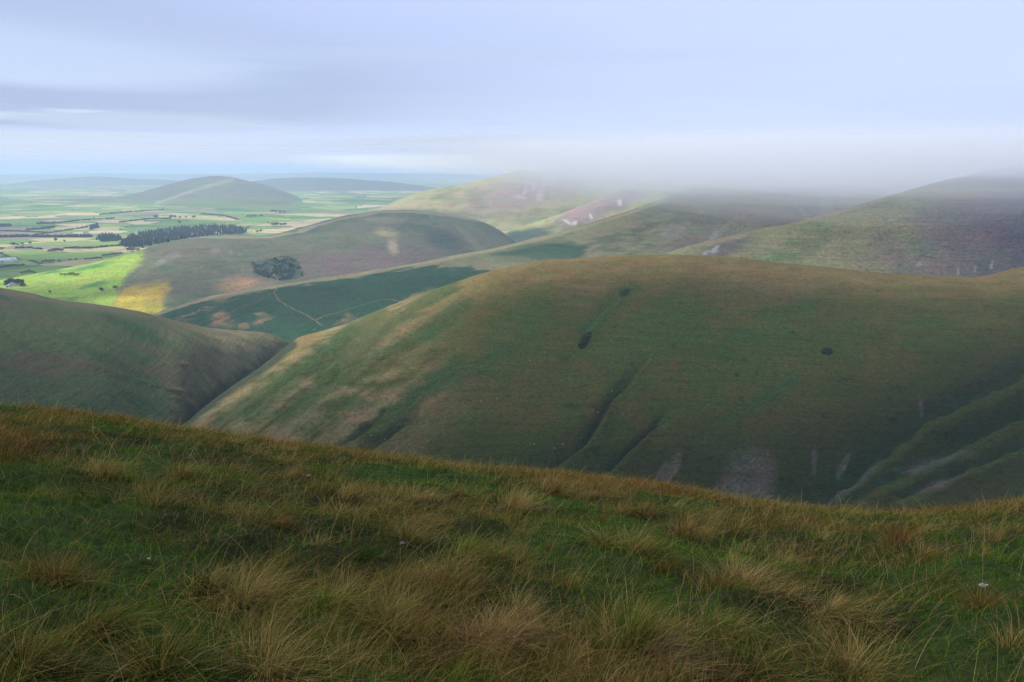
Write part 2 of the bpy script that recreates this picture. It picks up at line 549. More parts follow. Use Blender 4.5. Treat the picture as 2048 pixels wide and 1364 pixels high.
def r_paint(px, py, X, Y):
    n1, n2 = fbm(X / 150, Y / 150, 4), fbm(X / 40 + 9, Y / 40, 4)
    crest = np.interp(px, [310, 440, 560, 700, 860, 980, 1100, 1200, 1290, 1400], [627, 589, 569, 550, 522, 499, 472, 442, 414, 372])
    d = py - crest
    c = base(px, (0.19, 0.18, 0.10))
    c = mixc(c, (0.10, 0.115, 0.062), sstep(-0.1, 0.35, n1 + 0.5 * n2))
    # bracken: dark green cover below the crest line
    br = polymask(px + 10 * n2, py + 12 * n2, [(300, 640), (345, 616), (440, 594), (560, 574), (700, 556), (800, 538), (860, 531), (900, 535), (935, 531), (975, 541), (1020, 540), (1060, 560), (900, 700), (560, 690), (430, 690), (300, 690)], 4)
    c = mixc(c, (0.024, 0.066, 0.034), br * 0.97)
    br2 = polymask(px + 14 * n2, py + 8 * n1, [(960, 512), (1020, 498), (1090, 482), (1140, 480), (1175, 495), (1160, 520), (1060, 520)], 8)
    c = mixc(c, (0.032, 0.075, 0.045), br2 * 0.85)
    c = mixc(c, (0.175, 0.155, 0.085), blob(px, py, 960, 520, 110, 9, 0, 0.6) * 0.8)
    # bare and bleached places in the bracken
    for cx, cy, rx, ry, r in [(437, 642, 18, 9, -30), (525, 640, 16, 10, -30), (483, 651, 14, 6, 0), (470, 592, 50, 3, -10), (400, 600, 60, 2.5, -8), (400, 622, 40, 2.5, -30), (690, 640, 18, 5, -20), (450, 640, 12, 14, 0), (840, 592, 26, 9, -18)]:
        c = mixc(c, (0.22, 0.15, 0.078), blob(px + 26 * n2, py + 12 * n2 + 6 * n1, cx, cy, rx, ry, r, 0.6) * (0.65 + 0.8 * n2))
    c = mixc(c, (0.30, 0.25, 0.14), sstep(5, 1, np.abs(d - 2.0)) * (px < 1330) * 0.8 * (0.8 + 0.8 * n2))
    # heather and scree further right
    c = mixc(c, (0.17, 0.15, 0.12), sstep(1250, 1480, px) * sstep(-0.3, 0.35, n1 + 0.3) * 0.85)
    for pts in ([(1320, 470), (1345, 445), (1352, 450), (1330, 475)], [(1345, 470), (1375, 440), (1380, 447), (1355, 474)], [(1418, 470), (1432, 445), (1440, 455), (1432, 478)], [(1405, 480), (1425, 470), (1432, 478), (1410, 485)]):
        c = mixc(c, (0.22, 0.2, 0.19), polymask(px + 4 * n2, py + 4 * n2, pts, 4) * 0.7)
    c = mixc(c, (0.17, 0.165, 0.12), blob(px + 6 * n2, py, 1652, 400, 13, 28, 10, 0.5) * 0.7)
    return c


h_ridge = hill('long bracken covered ridge climbing to the right into cloud',
     sil=[(150, 720, 1080), (250, 665, 1170), (310, 626, 1250), (370, 606, 1320), (440, 588, 1400), (500, 576, 1440), (560, 567, 1480), (700, 548, 1550), (860, 520, 1650), (980, 497, 1750), (1100, 470, 1850), (1200, 440, 1900), (1290, 411, 2000), (1340, 392, 2050), (1400, 368, 2100), (1440, 352, 2130), (1480, 340, 2150), (1560, 325, 2200), (1620, 318, 2250), (1720, 318, 2250), (1800, 316, 2280), (2000, 305, 2300), (2600, 300, 2400)],
     foot=[(150, 760, 950), (310, 690, 1060), (450, 690, 1010), (585, 700, 985), (700, 690, 1010), (1000, 640, 1010), (1400, 590, 1050), (1800, 580, 1100), (2600, 580, 1150)],
     px0=150, px1=3500, dpx=3.0, rows=170, paint=r_paint, mat=M_MID, mf=0.05, back=500, drop=320, shape=r_shape, sm=12, detail=(3.0, 120))


# --- right hand spur, heather dark towards the right
def s_shape(px, py, X, Y):
    u, v = px * 0.8 + py * 0.6, -px * 0.6 + py * 0.8
    return 1.1 * fbm(X / 16, Y / 16, 4) + 2.0 * fbm(u / 45, v / 300, 3)


def s_paint(px, py, X, Y):
    n1, n2 = fbm(X / 110 + 5, Y / 110, 4), fbm(X / 30, Y / 30, 4)
    c = base(px, (0.21, 0.20, 0.10))
    c = mixc(c, (0.14, 0.165, 0.07), sstep(-0.1, 0.4, n1 + 0.4 * n2))
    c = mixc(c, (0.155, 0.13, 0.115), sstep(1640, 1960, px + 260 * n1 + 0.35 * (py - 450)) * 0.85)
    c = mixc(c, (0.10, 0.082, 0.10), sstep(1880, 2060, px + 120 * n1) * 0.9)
    c = mixc(c, (0.10, 0.085, 0.085), blob(px, py, 1450, 495, 55, 18, -20, 0.7) * 0.8)
    c = mixc(c, (0.24, 0.2, 0.11), sstep(6, 2, np.abs(py - np.interp(px, [1340, 1500, 1650, 1750, 1830], [504, 464, 432, 402, 378]) - 2)) * 0.7)  # rim light along the crest, painted as a pale line
    for cx, cy, rx, ry, r in [(1838, 528, 5, 5, 0), (1430, 498, 12, 5, -40), (1412, 505, 8, 4, -40), (1950, 540, 2, 8, 0), (1918, 545, 2, 6, 0), (1983, 530, 3, 9, 15)]:
        c = mixc(c, (0.3, 0.28, 0.27), blob(px + 3 * n2, py + 3 * n2, cx, cy, rx, ry, r, 0.5) * 0.75)
    return c


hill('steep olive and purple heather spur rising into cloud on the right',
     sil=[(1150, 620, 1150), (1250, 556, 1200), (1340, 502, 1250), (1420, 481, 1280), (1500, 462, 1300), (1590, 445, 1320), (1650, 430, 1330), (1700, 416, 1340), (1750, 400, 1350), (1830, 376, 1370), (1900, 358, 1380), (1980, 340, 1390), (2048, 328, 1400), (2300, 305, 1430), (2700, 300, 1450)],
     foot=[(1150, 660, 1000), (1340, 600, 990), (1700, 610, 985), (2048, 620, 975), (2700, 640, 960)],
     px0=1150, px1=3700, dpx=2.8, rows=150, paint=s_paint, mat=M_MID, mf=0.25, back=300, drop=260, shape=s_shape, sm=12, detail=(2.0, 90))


# --- hill above the farmland
def f_shape(px, py, X, Y):
    z = 1.8 * fbm(X / 24, Y / 24, 4)
    z += gully(px, py, [(900, 445), (930, 470), (955, 500), (960, 520)], 22, 8, 0.3, 5)
    z += gully(px, py, [(700, 432), (780, 430), (860, 436)], 9, 4, 0.5, 3)
    z += gully(px, py, [(560, 455), (600, 462), (660, 458)], 8, 5, 0.5, 3)
    return z


def f_paint(px, py, X, Y):
    n1, n2 = fbm(X / 170, Y / 170, 4), fbm(X / 45 + 2, Y / 45, 4)
    c = base(px, (0.135, 0.135, 0.08))
    c = mixc(c, (0.09, 0.115, 0.06), sstep(-0.1, 0.4, n1 + 0.5 * n2))
    c = mixc(c, (0.15, 0.108, 0.095), blob(px + 30 * n2, py + 20 * n1, 720, 525, 190, 28, -8, 0.6) * 0.8)
    c = mixc(c, (0.17, 0.15, 0.10), blob(px + 20 * n2, py, 380, 500, 80, 26, 0, 0.6) * 0.6)
    # enclosed pasture on the near left slope, its green brightened for the sunlight
    past = polymask(px + 10 * n2, py + 8 * n2, [(-600, 720), (-600, 560), (0, 552), (120, 530), (215, 510), (290, 497), (282, 520), (262, 545), (240, 570), (225, 620), (225, 720)], 9)
    g = base(px, (0.26, 0.37, 0.05))
    g = mixc(g, (0.09, 0.20, 0.05), sstep(0.0, 0.4, n1 + 0.3 * n2))
    g = mixc(g, (0.26, 0.30, 0.08), sstep(0.1, 0.45, -n1 + 0.3 * n2))
    c = c + (g - c) * past[:, None]
    yl = polymask(px + 16 * n2, py + 12 * n1, [(225, 640), (232, 590), (262, 570), (330, 560), (342, 572), (325, 600), (335, 640)], 10)
    c = mixc(c, (0.46, 0.34, 0.04), yl * (0.8 + 0.4 * n2))  # yellow field with a pool of sunlight painted into it
    c = mixc(c, (0.30, 0.19, 0.09), blob(px + 10 * n2, py, 474, 568, 38, 14, -10, 0.6) * 0.8)  # pool of sunlight painted orange on the slope
    c = mixc(c, (0.30, 0.24, 0.13), blob(px, py + 8 * n2, 774, 466, 22, 9, 15, 0.6) * 0.8)  # sun patch painted as paler ground
    c = mixc(c, (0.34, 0.27, 0.17), blob(px + 5 * n2, py, 786, 494, 10, 14, -25, 0.6) * 0.8)  # second painted sun patch, just below the first
    # block of conifers and bracken
    br = polymask(px + 15 * n2, py + 11 * n2, [(502, 523), (515, 527), (550, 516), (565, 513), (572, 512), (596, 522), (608, 553), (590, 558), (556, 560), (530, 555), (508, 546)], 3)
    c = mixc(c, (0.04, 0.075, 0.05), br * 0.9)
    c = mixc(c, (0.16, 0.14, 0.10), blob(px + 3 * n2, py, 548, 545, 3, 14, -20, 0.5) * 0.8)
    c = mixc(c, (0.04, 0.075, 0.05), blob(px + 15 * n2, py + 8 * n2, 885, 480, 36, 20, 25, 0.5) * 0.75)
    c = mixc(c, (0.045, 0.07, 0.05), polymask(px + 6 * n2, py + 4 * n2, [(540, 472), (600, 458), (650, 447), (640, 456), (600, 468), (560, 474)], 4) * 0.7)
    c = mixc(c, (0.3, 0.27, 0.16), sstep(4, 1.2, np.abs(py - np.interp(px, [540, 600, 680, 760, 830, 900, 960], [474, 462, 438, 424, 424, 430, 442]))) * 0.6)
    for cx, cy, rx, ry in [(430, 502, 9, 5), (462, 505, 3, 4), (480, 508, 2, 4), (340, 515, 22, 6), (322, 525, 14, 4)]:
        c = mixc(c, (0.25, 0.23, 0.19), blob(px + 6 * n2, py + 3 * n2, cx, cy, rx, ry, -20, 0.6) * 0.6)
    return c


h_farm = hill('grey green fell above the farmland with dark tree block and pasture at its foot',
     sil=[(-700, 640, 1500), (-300, 590, 1650), (0, 560, 1800), (60, 549, 1850), (130, 536, 1900), (200, 521, 1960), (290, 497, 2080), (330, 485, 2140), (400, 475, 2220), (480, 471, 2300), (540, 470, 2380), (600, 456, 2520), (680, 433, 2720), (760, 420, 2900), (830, 420, 2950), (900, 428, 2960), (960, 440, 2940), (1010, 466, 2850), (1060, 510, 2700), (1120, 560, 2500)],
     foot=[(-700, 720, 1100), (0, 660, 1240), (300, 655, 1250), (500, 610, 1480), (700, 580, 1680), (900, 555, 1850), (1120, 600, 1800)],
     px0=-1500, px1=1120, dpx=2.3, rows=150, paint=f_paint, mat=M_MID, mf=0.06, back=600, drop=160, shape=f_shape, sm=12, detail=(3.0, 130))


# --- sunlit hills across the side valley
def p_paint(px, py, X, Y):
    n1, n2 = fbm(X / 220, Y / 220, 4), fbm(X / 70 + 2, Y / 70, 4)
    c = base(px, (0.31, 0.275, 0.14))
    c = mixc(c, (0.21, 0.205, 0.10), sstep(-0.1, 0.4, n1 + 0.5 * n2))
    c = mixc(c, (0.23, 0.17, 0.165), blob(px + 20 * n2, py + 10 * n2, 1050, 385, 110, 28, -15, 0.7) * 0.8)
    for cx, cy, rx, ry in [(1088, 362, 4, 20), (1068, 368, 3, 16), (1105, 356, 4, 15), (1050, 378, 3, 14), (1040, 395, 14, 4), (1078, 392, 6, 10)]:
        c = mixc(c, (0.36, 0.31, 0.3), blob(px + 5 * n2, py + 4 * n2, cx, cy, rx, ry, 10, 0.5) * 0.7)
    c = mixc(c, (0.10, 0.12, 0.07), blob(px, py, 880, 428, 90, 8, 4, 0.6) * 0.7)
    return c


def q_paint(px, py, X, Y):
    n1, n2 = fbm(X / 150, Y / 150 + 3, 4), fbm(X / 50 + 2, Y / 50, 4)
    c = base(px, (0.30, 0.285, 0.12))
    c = mixc(c, (0.17, 0.175, 0.08), sstep(-0.1, 0.4, n1 + 0.5 * n2))
    c = mixc(c, (0.25, 0.16, 0.17), blob(px + 16 * n2, py + 8 * n2, 1165, 428, 55, 22, -15, 0.6) * 0.85)
    c = mixc(c, (0.19, 0.13, 0.15), blob(px + 16 * n2, py + 8 * n2, 1235, 400, 50, 20, -20, 0.6) * 0.7)
    c = mixc(c, (0.05, 0.085, 0.06), polymask(px + 8 * n2, py + 6 * n2, [(975, 485), (1020, 462), (1070, 455), (1105, 462), (1060, 485), (1000, 505)], 6) * 0.85)
    for cx, cy, rx, ry, r in [(1135, 444, 10, 2.5, 30), (1150, 446, 5, 5, 0), (1182, 432, 3, 7, -25), (1240, 405, 4, 6, 20)]:
        c = mixc(c, (0.5, 0.42, 0.4), blob(px + 3 * n2, py + 2 * n2, cx, cy, rx, ry, r, 0.5) * 0.8)
    return c


def q_shape(px, py, X, Y):
    return 2.5 * fbm(X / 35, Y / 35, 4) + 5 * fbm(X / 140, Y / 300, 3)


hill('sunlit pale hill with screes and its top lost in cloud',
     sil=[(600, 470, 3500), (700, 430, 3700), (770, 411, 3800), (810, 395, 3850), (850, 382, 3900), (930, 366, 3950), (985, 353, 4000), (1040, 340, 4050), (1120, 335, 4100), (1250, 330, 4200), (1400, 326, 4200), (1700, 322, 4200), (2400, 320, 4300)],
     foot=[(600, 490, 3100), (700, 470, 3200), (1000, 480, 3100), (1400, 480, 3100), (2400, 480, 3200)],
     px0=600, px1=2400, dpx=3.0, rows=90, paint=p_paint, mat=M_MID, mf=0.1, back=900, drop=260, shape=q_shape, sm=10, detail=(5.0, 250))
hill('pale spur with pink heather and white screes below cloud',
     sil=[(900, 520, 2800), (960, 484, 2950), (1000, 469, 3050), (1060, 449, 3100), (1130, 425, 3150), (1200, 398, 3200), (1260, 376, 3250), (1330, 356, 3300), (1450, 336, 3350), (1700, 325, 3400), (2300, 320, 3500)],
     foot=[(900, 540, 2500), (960, 520, 2500), (1400, 510, 2550), (2300, 510, 2600)],
     px0=900, px1=2300, dpx=2.6, rows=90, paint=q_paint, mat=M_MID, mf=0.1, back=500, drop=240, shape=q_shape, sm=10, detail=(4.0, 200))


# --- distant hills
def d_paint(px, py, X, Y):
    n1, n2 = fbm(X / 700, Y / 700, 4), fbm(X / 180, Y / 180, 4)
    c = base(px, (0.13, 0.13, 0.085))
    c = mixc(c, (0.09, 0.115, 0.06), sstep(-0.1, 0.4, n1 + 0.5 * n2))
    c = mixc(c, (0.15, 0.2, 0.06), sstep(388, 414, py + 14 * n2) * 0.8)
    c = mixc(c, (0.26, 0.24, 0.16), sstep(5, 1.5, np.abs(py - np.interp(px, [310, 350, 400, 430, 470], [404, 396, 378, 368, 358]))) * ((px > 310) & (px < 470)) * 0.7)  # sunlit ridge line, painted pale
    return c


def d_shape(px, py, X, Y):
    z = 9 * fbm(X / 300, Y / 300, 4)
    z += gully(px, py, [(430, 353), (380, 372), (330, 394), (300, 408)], 22, 18, 0.5, 3)
    return z


hill('rounded fell beyond the farmland under the bright horizon',
     sil=[(-100, 436, 6600), (40, 428, 6700), (60, 414, 6750), (100, 409, 6800), (150, 403, 6900), (220, 397, 7000), (280, 385, 7000), (330, 370, 7050), (380, 357, 7100), (430, 351, 7150), (465, 354, 7100), (500, 363, 7000), (540, 372, 6900), (590, 391, 6700), (640, 414, 6500), (700, 440, 6200)],
     foot=[(-100, 440, 4700), (150, 424, 4800), (640, 430, 4700), (700, 450, 4600)],
     px0=-100, px1=700, dpx=2.5, rows=60, paint=d_paint, mat=M_FAR, mf=0.0, back=2500, drop=160, shape=d_shape, sm=6, detail=(6, 500))
hill('low purple moor at the foot of the rounded fell',
     sil=[(-600, 420, 5600), (-200, 412, 5800), (0, 404, 6000), (100, 400, 6100), (220, 396, 6200), (320, 398, 6200), (420, 402, 6100), (520, 408, 6000), (620, 418, 5800), (720, 432, 5400)],
     foot=[(-600, 430, 4500), (720, 440, 4500)],
     px0=-600, px1=720, dpx=3, rows=40, paint=d_paint, mat=M_FAR, mf=0, back=800, drop=60, shape=lambda px, py, X, Y: 10 * fbm(X / 400, Y / 400, 4), sm=10, detail=(8, 600))
hill('low blue ridge behind the rounded fell',
     sil=[(380, 395, 9500), (440, 376, 9800), (480, 366, 10000), (540, 358, 10200), (600, 355, 10300), (700, 357, 10300), (780, 364, 10200), (820, 369, 10000), (900, 380, 9800), (1000, 390, 9500)],
     foot=[(380, 400, 8200), (1000, 400, 8200)],
     px0=380, px1=1000, dpx=4, rows=30, paint=d_paint, mat=M_FAR, mf=0, back=3000, drop=120, sm=8, detail=(12, 900))
hill('faint blue upland along the far left skyline',
     sil=[(-1200, 372, 12000), (-400, 366, 12000), (-100, 374, 12000), (0, 372, 12000), (60, 362, 12300), (120, 357, 12500), (200, 352, 12700), (260, 357, 12700), (330, 360, 12700), (420, 365, 12500), (520, 378, 12000)],
     foot=[(-1200, 388, 10500), (520, 388, 10500)],
     px0=-1200, px1=520, dpx=5, rows=30, paint=d_paint, mat=M_FAR, mf=0, back=3000, drop=120, sm=8, detail=(14, 1000))
hill('farthest pale upland on the horizon',
     sil=[(-1400, 350, 21000), (-300, 347, 21000), (0, 350, 21000), (200, 346, 22000), (420, 348, 22000), (640, 345, 22000), (900, 347, 22000), (1200, 349, 22000)],
     foot=[(-1400, 361, 18000), (1200, 361, 18000)],
     px0=-1400, px1=1200, dpx=6, rows=20, paint=d_paint, mat=M_FAR, mf=0, back=5000, drop=200, sm=8, detail=(16, 1600))


# ------------------------------------------------------------------ valley floor: one sheet to the horizon, enclosed fields
def field_material():
    m, nt, out = mat_new('valley_fields')
    L = nt.links.new
    geo = node(nt, 'ShaderNodeNewGeometry')
    wob = node(nt, 'ShaderNodeTexNoise', i_Scale=0.004, i_Detail=2.0)
    L(geo.outputs['Position'], wob.inputs['Vector'])
    add = node(nt, 'ShaderNodeVectorMath', operation='MULTIPLY_ADD')
    add.inputs[1].default_value = (90, 90, 0)
    L(wob.outputs['Color'], add.inputs[0])
    L(geo.outputs['Position'], add.inputs[2])
    mp = node(nt, 'ShaderNodeMapping')
    mp.inputs['Rotation'].default_value = (0, 0, 0.35)
    mp.inputs['Scale'].default_value = (0.0042, 0.0068, 0.0)
    L(add.outputs['Vector'], mp.inputs['Vector'])
    v1 = node(nt, 'ShaderNodeTexVoronoi', i_Scale=1.0, i_Randomness=0.85)
    v2 = node(nt, 'ShaderNodeTexVoronoi', feature='DISTANCE_TO_EDGE', i_Scale=1.0, i_Randomness=0.85)
    L(mp.outputs['Vector'], v1.inputs['Vector'])
    L(mp.outputs['Vector'], v2.inputs['Vector'])
    sep = node(nt, 'ShaderNodeSeparateColor')
    L(v1.outputs['Color'], sep.inputs['Color'])
    ramp = node(nt, 'ShaderNodeValToRGB')
    ramp.color_ramp.interpolation = 'CONSTANT'
    cols = [(0.0, (0.13, 0.24, 0.06)), (0.2, (0.21, 0.30, 0.075)), (0.38, (0.09, 0.17, 0.06)), (0.5, (0.38, 0.34, 0.15)), (0.66, (0.17, 0.26, 0.07)), (0.78, (0.46, 0.38, 0.22)), (0.9, (0.22, 0.19, 0.13))]
    ramp.color_ramp.elements[0].color = (*cols[0][1], 1)
    ramp.color_ramp.elements[1].position, ramp.color_ramp.elements[1].color = cols[1][0], (*cols[1][1], 1)
    for p_, c_ in cols[2:]:
        e = ramp.color_ramp.elements.new(p_)
        e.color = (*c_, 1)
    L(sep.outputs['Red'], ramp.inputs['Fac'])
    n1 = node(nt, 'ShaderNodeTexNoise', i_Scale=0.03, i_Detail=5.0)
    L(geo.outputs['Position'], n1.inputs['Vector'])
    r1 = node(nt, 'ShaderNodeMapRange')
    r1.inputs['To Min'].default_value, r1.inputs['To Max'].default_value = 0.7, 1.3
    L(n1.outputs['Fac'], r1.inputs['Value'])
    sc = node(nt, 'ShaderNodeVectorMath', operation='SCALE')
    L(ramp.outputs['Color'], sc.inputs[0])
    L(r1.outputs['Result'], sc.inputs['Scale'])
    edge = node(nt, 'ShaderNodeMath', operation='LESS_THAN')
    edge.inputs[1].default_value = 0.014
    L(v2.outputs['Distance'], edge.inputs[0])
    mx = node(nt, 'ShaderNodeMix', data_type='RGBA')
    mx.inputs['B'].default_value = (0.045, 0.07, 0.035, 1)
    L(edge.outputs['Value'], mx.inputs['Factor'])
    L(sc.outputs['Vector'], mx.inputs['A'])
    p = node(nt, 'ShaderNodeBsdfPrincipled', i_Roughness=1.0)
    p.inputs['Specular IOR Level'].default_value = 0.0
    L(mx.outputs['Result'], p.inputs['Base Color'])
    L(p.outputs['BSDF'], out.inputs['Surface'])
    return m


gy = np.concatenate([np.linspace(-2400, 1000, 20), np.geomspace(1050, 32000, 170)])
gxu = np.linspace(-1, 1, 200)
gX = gxu[None, :] * (2600 + np.maximum(gy, 0)[:, None] * 0.9)
gX = np.clip(gX, -30000, 30000)
gY = np.broadcast_to(gy[:, None], gX.shape)
far = sstep(2200, 5000, gY)
gZ = -266 + 9 * fbm(gX / 500, gY / 500, 4) * (0.3 + far) + 46 * (fbm(gX / 1500 + 4, gY / 1500, 4) + 0.05) * far
new_mesh('ground', np.stack([gX.ravel(), gY.ravel(), gZ.ravel()], 1), grid_faces(len(gy), len(gxu)), field_material())['kind'] = 'structure'

# ------------------------------------------------------------------ placing things on the land
bpy.context.view_layer.update()
DG = bpy.context.evaluated_depsgraph_get()


def land(px, py):
    x, yc = (px - 1024) / F, (682 - py) / F
    d = Vector((x, CP + yc * SP, -SP + yc * CP)).normalized()
    ok, loc, nrm, idx, ob, mtx = S.ray_cast(DG, Vector((0, 0, 0)) + d * 60, d)
    return loc if ok else None


# footpaths on the bracken ridge: a trodden ribbon laid on the turf
M_PATH = plain_material('trodden_earth', (0.15, 0.12, 0.07), 0.95, 0.2, 0.35)


def footpath(pts, width, label):
    dense = []
    for (a, b), (c, d) in zip(pts[:-1], pts[1:]):
        k = max(2, int(math.hypot(c - a, d - b) / 2.0))
        for i in range(k):
            dense.append((a + (c - a) * i / k, b + (d - b) * i / k))
    dense.append(pts[-1])
    P = [land(a + 1.2 * math.sin(i * 0.7), b) for i, (a, b) in enumerate(dense)]
    P = [p for p in P if p is not None]
    P = [p for i, p in enumerate(P) if i == 0 or (p - P[i - 1]).length < 80]
    V = []
    for i, p in enumerate(P):
        q, r = P[max(0, i - 1)], P[min(len(P) - 1, i + 1)]
        t = (r - q)
        t.z = 0
        if t.length < 1e-6:
            t = Vector((1, 0, 0))
        n = Vector((-t.y, t.x, 0)).normalized() * width * 0.5 * (0.7 + 0.6 * random.random())
        for sgn in (-1, 1):
            e = p + n * sgn
            ok, loc, nr, _, _, _ = S.ray_cast(DG, Vector((e.x, e.y, e.z + 60)), Vector((0, 0, -1)))
            V.append((e.x, e.y, (loc.z if ok else e.z) + 0.35))
    o = new_mesh('path', np.array(V), grid_faces(len(P), 2), M_PATH)
    tag(o, label, 'path', kind='structure')


footpath([(556, 572), (549, 585), (553, 596), (566, 607), (590, 620), (612, 630), (630, 641), (645, 652)], 2.2, 'pale footpath zigzagging down through the bracken')
footpath([(632, 640), (650, 632), (690, 621), (740, 606), (762, 599), (785, 600), (806, 606)], 2.4, 'pale track slanting across the lower bracken')
footpath([(430, 640), (470, 620), (520, 600), (556, 580)], 1.4, 'faint trod along the bracken spur')

# ------------------------------------------------------------------ trees, hedges, wood, farms
M_BARK = plain_material('bark', (0.09, 0.07, 0.05), 0.9, 1.5, 0.3)
M_LEAF = leaf_material('tree_leaves', (0.055, 0.085, 0.04), 0.3)
M_LEAF2 = leaf_material('hedge_leaves', (0.04, 0.065, 0.034), 0.25)
M_SCRUB = leaf_material('scrub_leaves', (0.055, 0.085, 0.05), 0.3)
M_CONIFER = leaf_material('conifer_needles', (0.022, 0.04, 0.03), 0.15)


def leaf_cloud(n, lobes, size, r=rng):
    """many leaf-cluster faces scattered through a set of lobes"""
    w = np.array([l[3] ** 2 for l in lobes])
    k = r.choice(len(lobes), n, p=w / w.sum())
    L = np.array(lobes)[k]
    d = r.normal(size=(n, 3))
    d /= np.linalg.norm(d, axis=1)[:, None]
    rad = L[:, 3] * r.uniform(0.35, 1.08, n) ** 0.5
    c = L[:, :3] + d * rad[:, None] * np.array([1, 1, 0.85])
    a = r.normal(size=(n, 3))
    b = np.cross(d + 0.6 * r.normal(size=(n, 3)), a)
    a = np.cross(b, d + 0.3 * r.normal(size=(n, 3)))
    a /= np.linalg.norm(a, axis=1)[:, None] + 1e-9
    b /= np.linalg.norm(b, axis=1)[:, None] + 1e-9
    s = (size * r.uniform(0.6, 1.3, n))[:, None]
    V = np.stack([c - a * s, c - b * s * 0.7, c + a * s, c + b * s * 0.7], 1).reshape(-1, 3)
    return V, [np.arange(n * 4).reshape(n, 4)]


def tube(p0, p1, r0, r1, k=7):
    p0, p1 = np.array(p0, float), np.array(p1, float)
    d = p1 - p0
    d /= np.linalg.norm(d)
    u = np.cross(d, [0.3, 0.9, 0.1])
    u /= np.linalg.norm(u)
    v = np.cross(d, u)
    a = np.arange(k) * 2 * math.pi / k
    ring = np.cos(a)[:, None] * u + np.sin(a)[:, None] * v
    V = np.concatenate([p0 + ring * r0, p1 + ring * r1])
    i = np.arange(k)
    return V, np.stack([i, (i + 1) % k, (i + 1) % k + k, i + k], 1)


def join(parts):
    Vs, Fs, n = [], [], 0
    for V, Fq in parts:
        Vs.append(V)
        Fs.append(Fq + n)
        n += len(V)
    return np.concatenate(Vs), [np.concatenate(Fs)]


def make_tree(seed, h, spread):
    r = np.random.default_rng(seed)
    e = bpy.data.objects.new('tree', None)
    COL.objects.link(e)
    lobes = [(0, 0, h * 0.62, spread * 0.5)]
    parts = [tube((0, 0, -0.4), (0.1, 0, h * 0.5), h * 0.032, h * 0.018)]
    for i in range(7):
        a, q = i * 2.4 + r.uniform(0, 1), r.uniform(0.25, 0.55)
        c = (spread * q * math.cos(a), spread * q * math.sin(a), h * r.uniform(0.4, 0.82))
        lobes.append((*c, spread * r.uniform(0.22, 0.36)))
        parts.append(tube((0, 0, h * r.uniform(0.25, 0.45)), (c[0] * .8, c[1] * .8, c[2]), h * 0.014, h * 0.004, 5))
    V, Fq = join(parts)
    new_mesh('trunk', V, Fq, M_BARK, parent=e)
    V, Fq = leaf_cloud(700, lobes, h * 0.05, r)
    new_mesh('crown', V, Fq, M_LEAF, smooth=False, parent=e)
    return e


protos = [make_tree(1, 12, 9), make_tree(2, 11, 11), make_tree(3, 13, 8)]
used = [False] * 3


def tree(px, py, h, label, group=None):
    p = land(px, py)
    if p is None:
        return
    k = random.randrange(3)
    if not used[k]:
        o, used[k] = protos[k], True
    else:
        o = protos[k].copy()
        COL.objects.link(o)
        for ch in protos[k].children:
            c = ch.copy()
            COL.objects.link(c)
            c.parent = o
    o.location = p
    s = h / 12.0
    o.scale = (s * random.uniform(0.9, 1.25), s * random.uniform(0.9, 1.25), s)
    o.rotation_euler = (0, 0, random.uniform(0, 6.28))
    tag(o, label, 'tree', group)


for x, y, h in [(16, 573, 15), (21, 571, 17), (26, 570, 14), (32, 571, 16), (38, 571, 17), (43, 572, 15), (46, 573, 10), (12, 574, 9)]:
    tree(x, y, h, 'leafy tree in the clump around the white farmhouse in the pasture', 'trees round the farmhouse')
tree(203, 585, 11, 'lone round tree on the bright green pasture')
tree(230, 578, 8, 'small lone tree by the wall where green pasture meets moor')
tree(100, 586, 6, 'stunted bush-like tree low on the bright pasture just above the dark spur')
for x in (122, 129, 136, 143, 149, 156):
    tree(x, 551.5, 6.5 if x != 143 else 9, 'low tree in the short row across the bright pasture', 'trees in a row on the pasture')
for x, y, h in [(44, 548, 7), (52, 547, 8), (58, 545, 9), (64, 546, 8), (70, 547, 6)]:
    tree(x, y, h, 'bushy tree in the line just above the farmhouse', 'trees above the farmhouse')
for x, y, h in [(86, 527, 9), (93, 526, 11), (100, 526, 11), (107, 525, 10), (119, 525, 9), (140, 522, 8), (152, 521, 8)]:
    tree(x, y, h, 'dark tree in the broken clump along the valley lane', 'trees along the lane')
for x in range(172, 204, 6):
    tree(x, 521 - (x - 172) * 0.08, 9, 'tree in the pale row behind the pasture', 'trees behind the pasture')
for x in range(207, 243, 5):
    tree(x, 514 - (x - 207) * 0.13, 10, 'dark tree in the rising row behind the pasture', 'trees in the rising row')
for x, y, h in [(255, 503, 12), (261, 503, 16), (267, 503, 13), (276, 502, 9), (287, 498, 8)]:
    tree(x, y, h, 'dark tree in the knot at the moor edge', 'trees at the moor edge')
for x, y, h in [(100, 505, 12), (106, 505, 14), (112, 504, 15), (118, 504, 15), (124, 504, 13), (148, 500, 13), (153, 500, 15), (158, 499, 12), (178, 498, 9)]:
    tree(x, y, h, 'dark blue-green tree in the grove between the valley fields', 'trees in the valley grove')
for x, y, h in [(112, 484, 16), (27, 492, 15), (36, 492, 10), (45, 490, 10), (4, 501, 13), (60, 489, 11), (129, 485, 11)]:
    tree(x, y, h, 'single dark field tree on the valley floor', 'field trees on the valley floor')
for x, y, h in [(312, 437, 20), (343, 437, 18), (350, 437, 18), (360, 437, 14), (372, 437, 14), (388, 437, 18), (359, 448, 18)]:
    tree(x, y, h, 'far dark tree scattered on the pale fields beyond the wood', 'far trees beyond the wood')
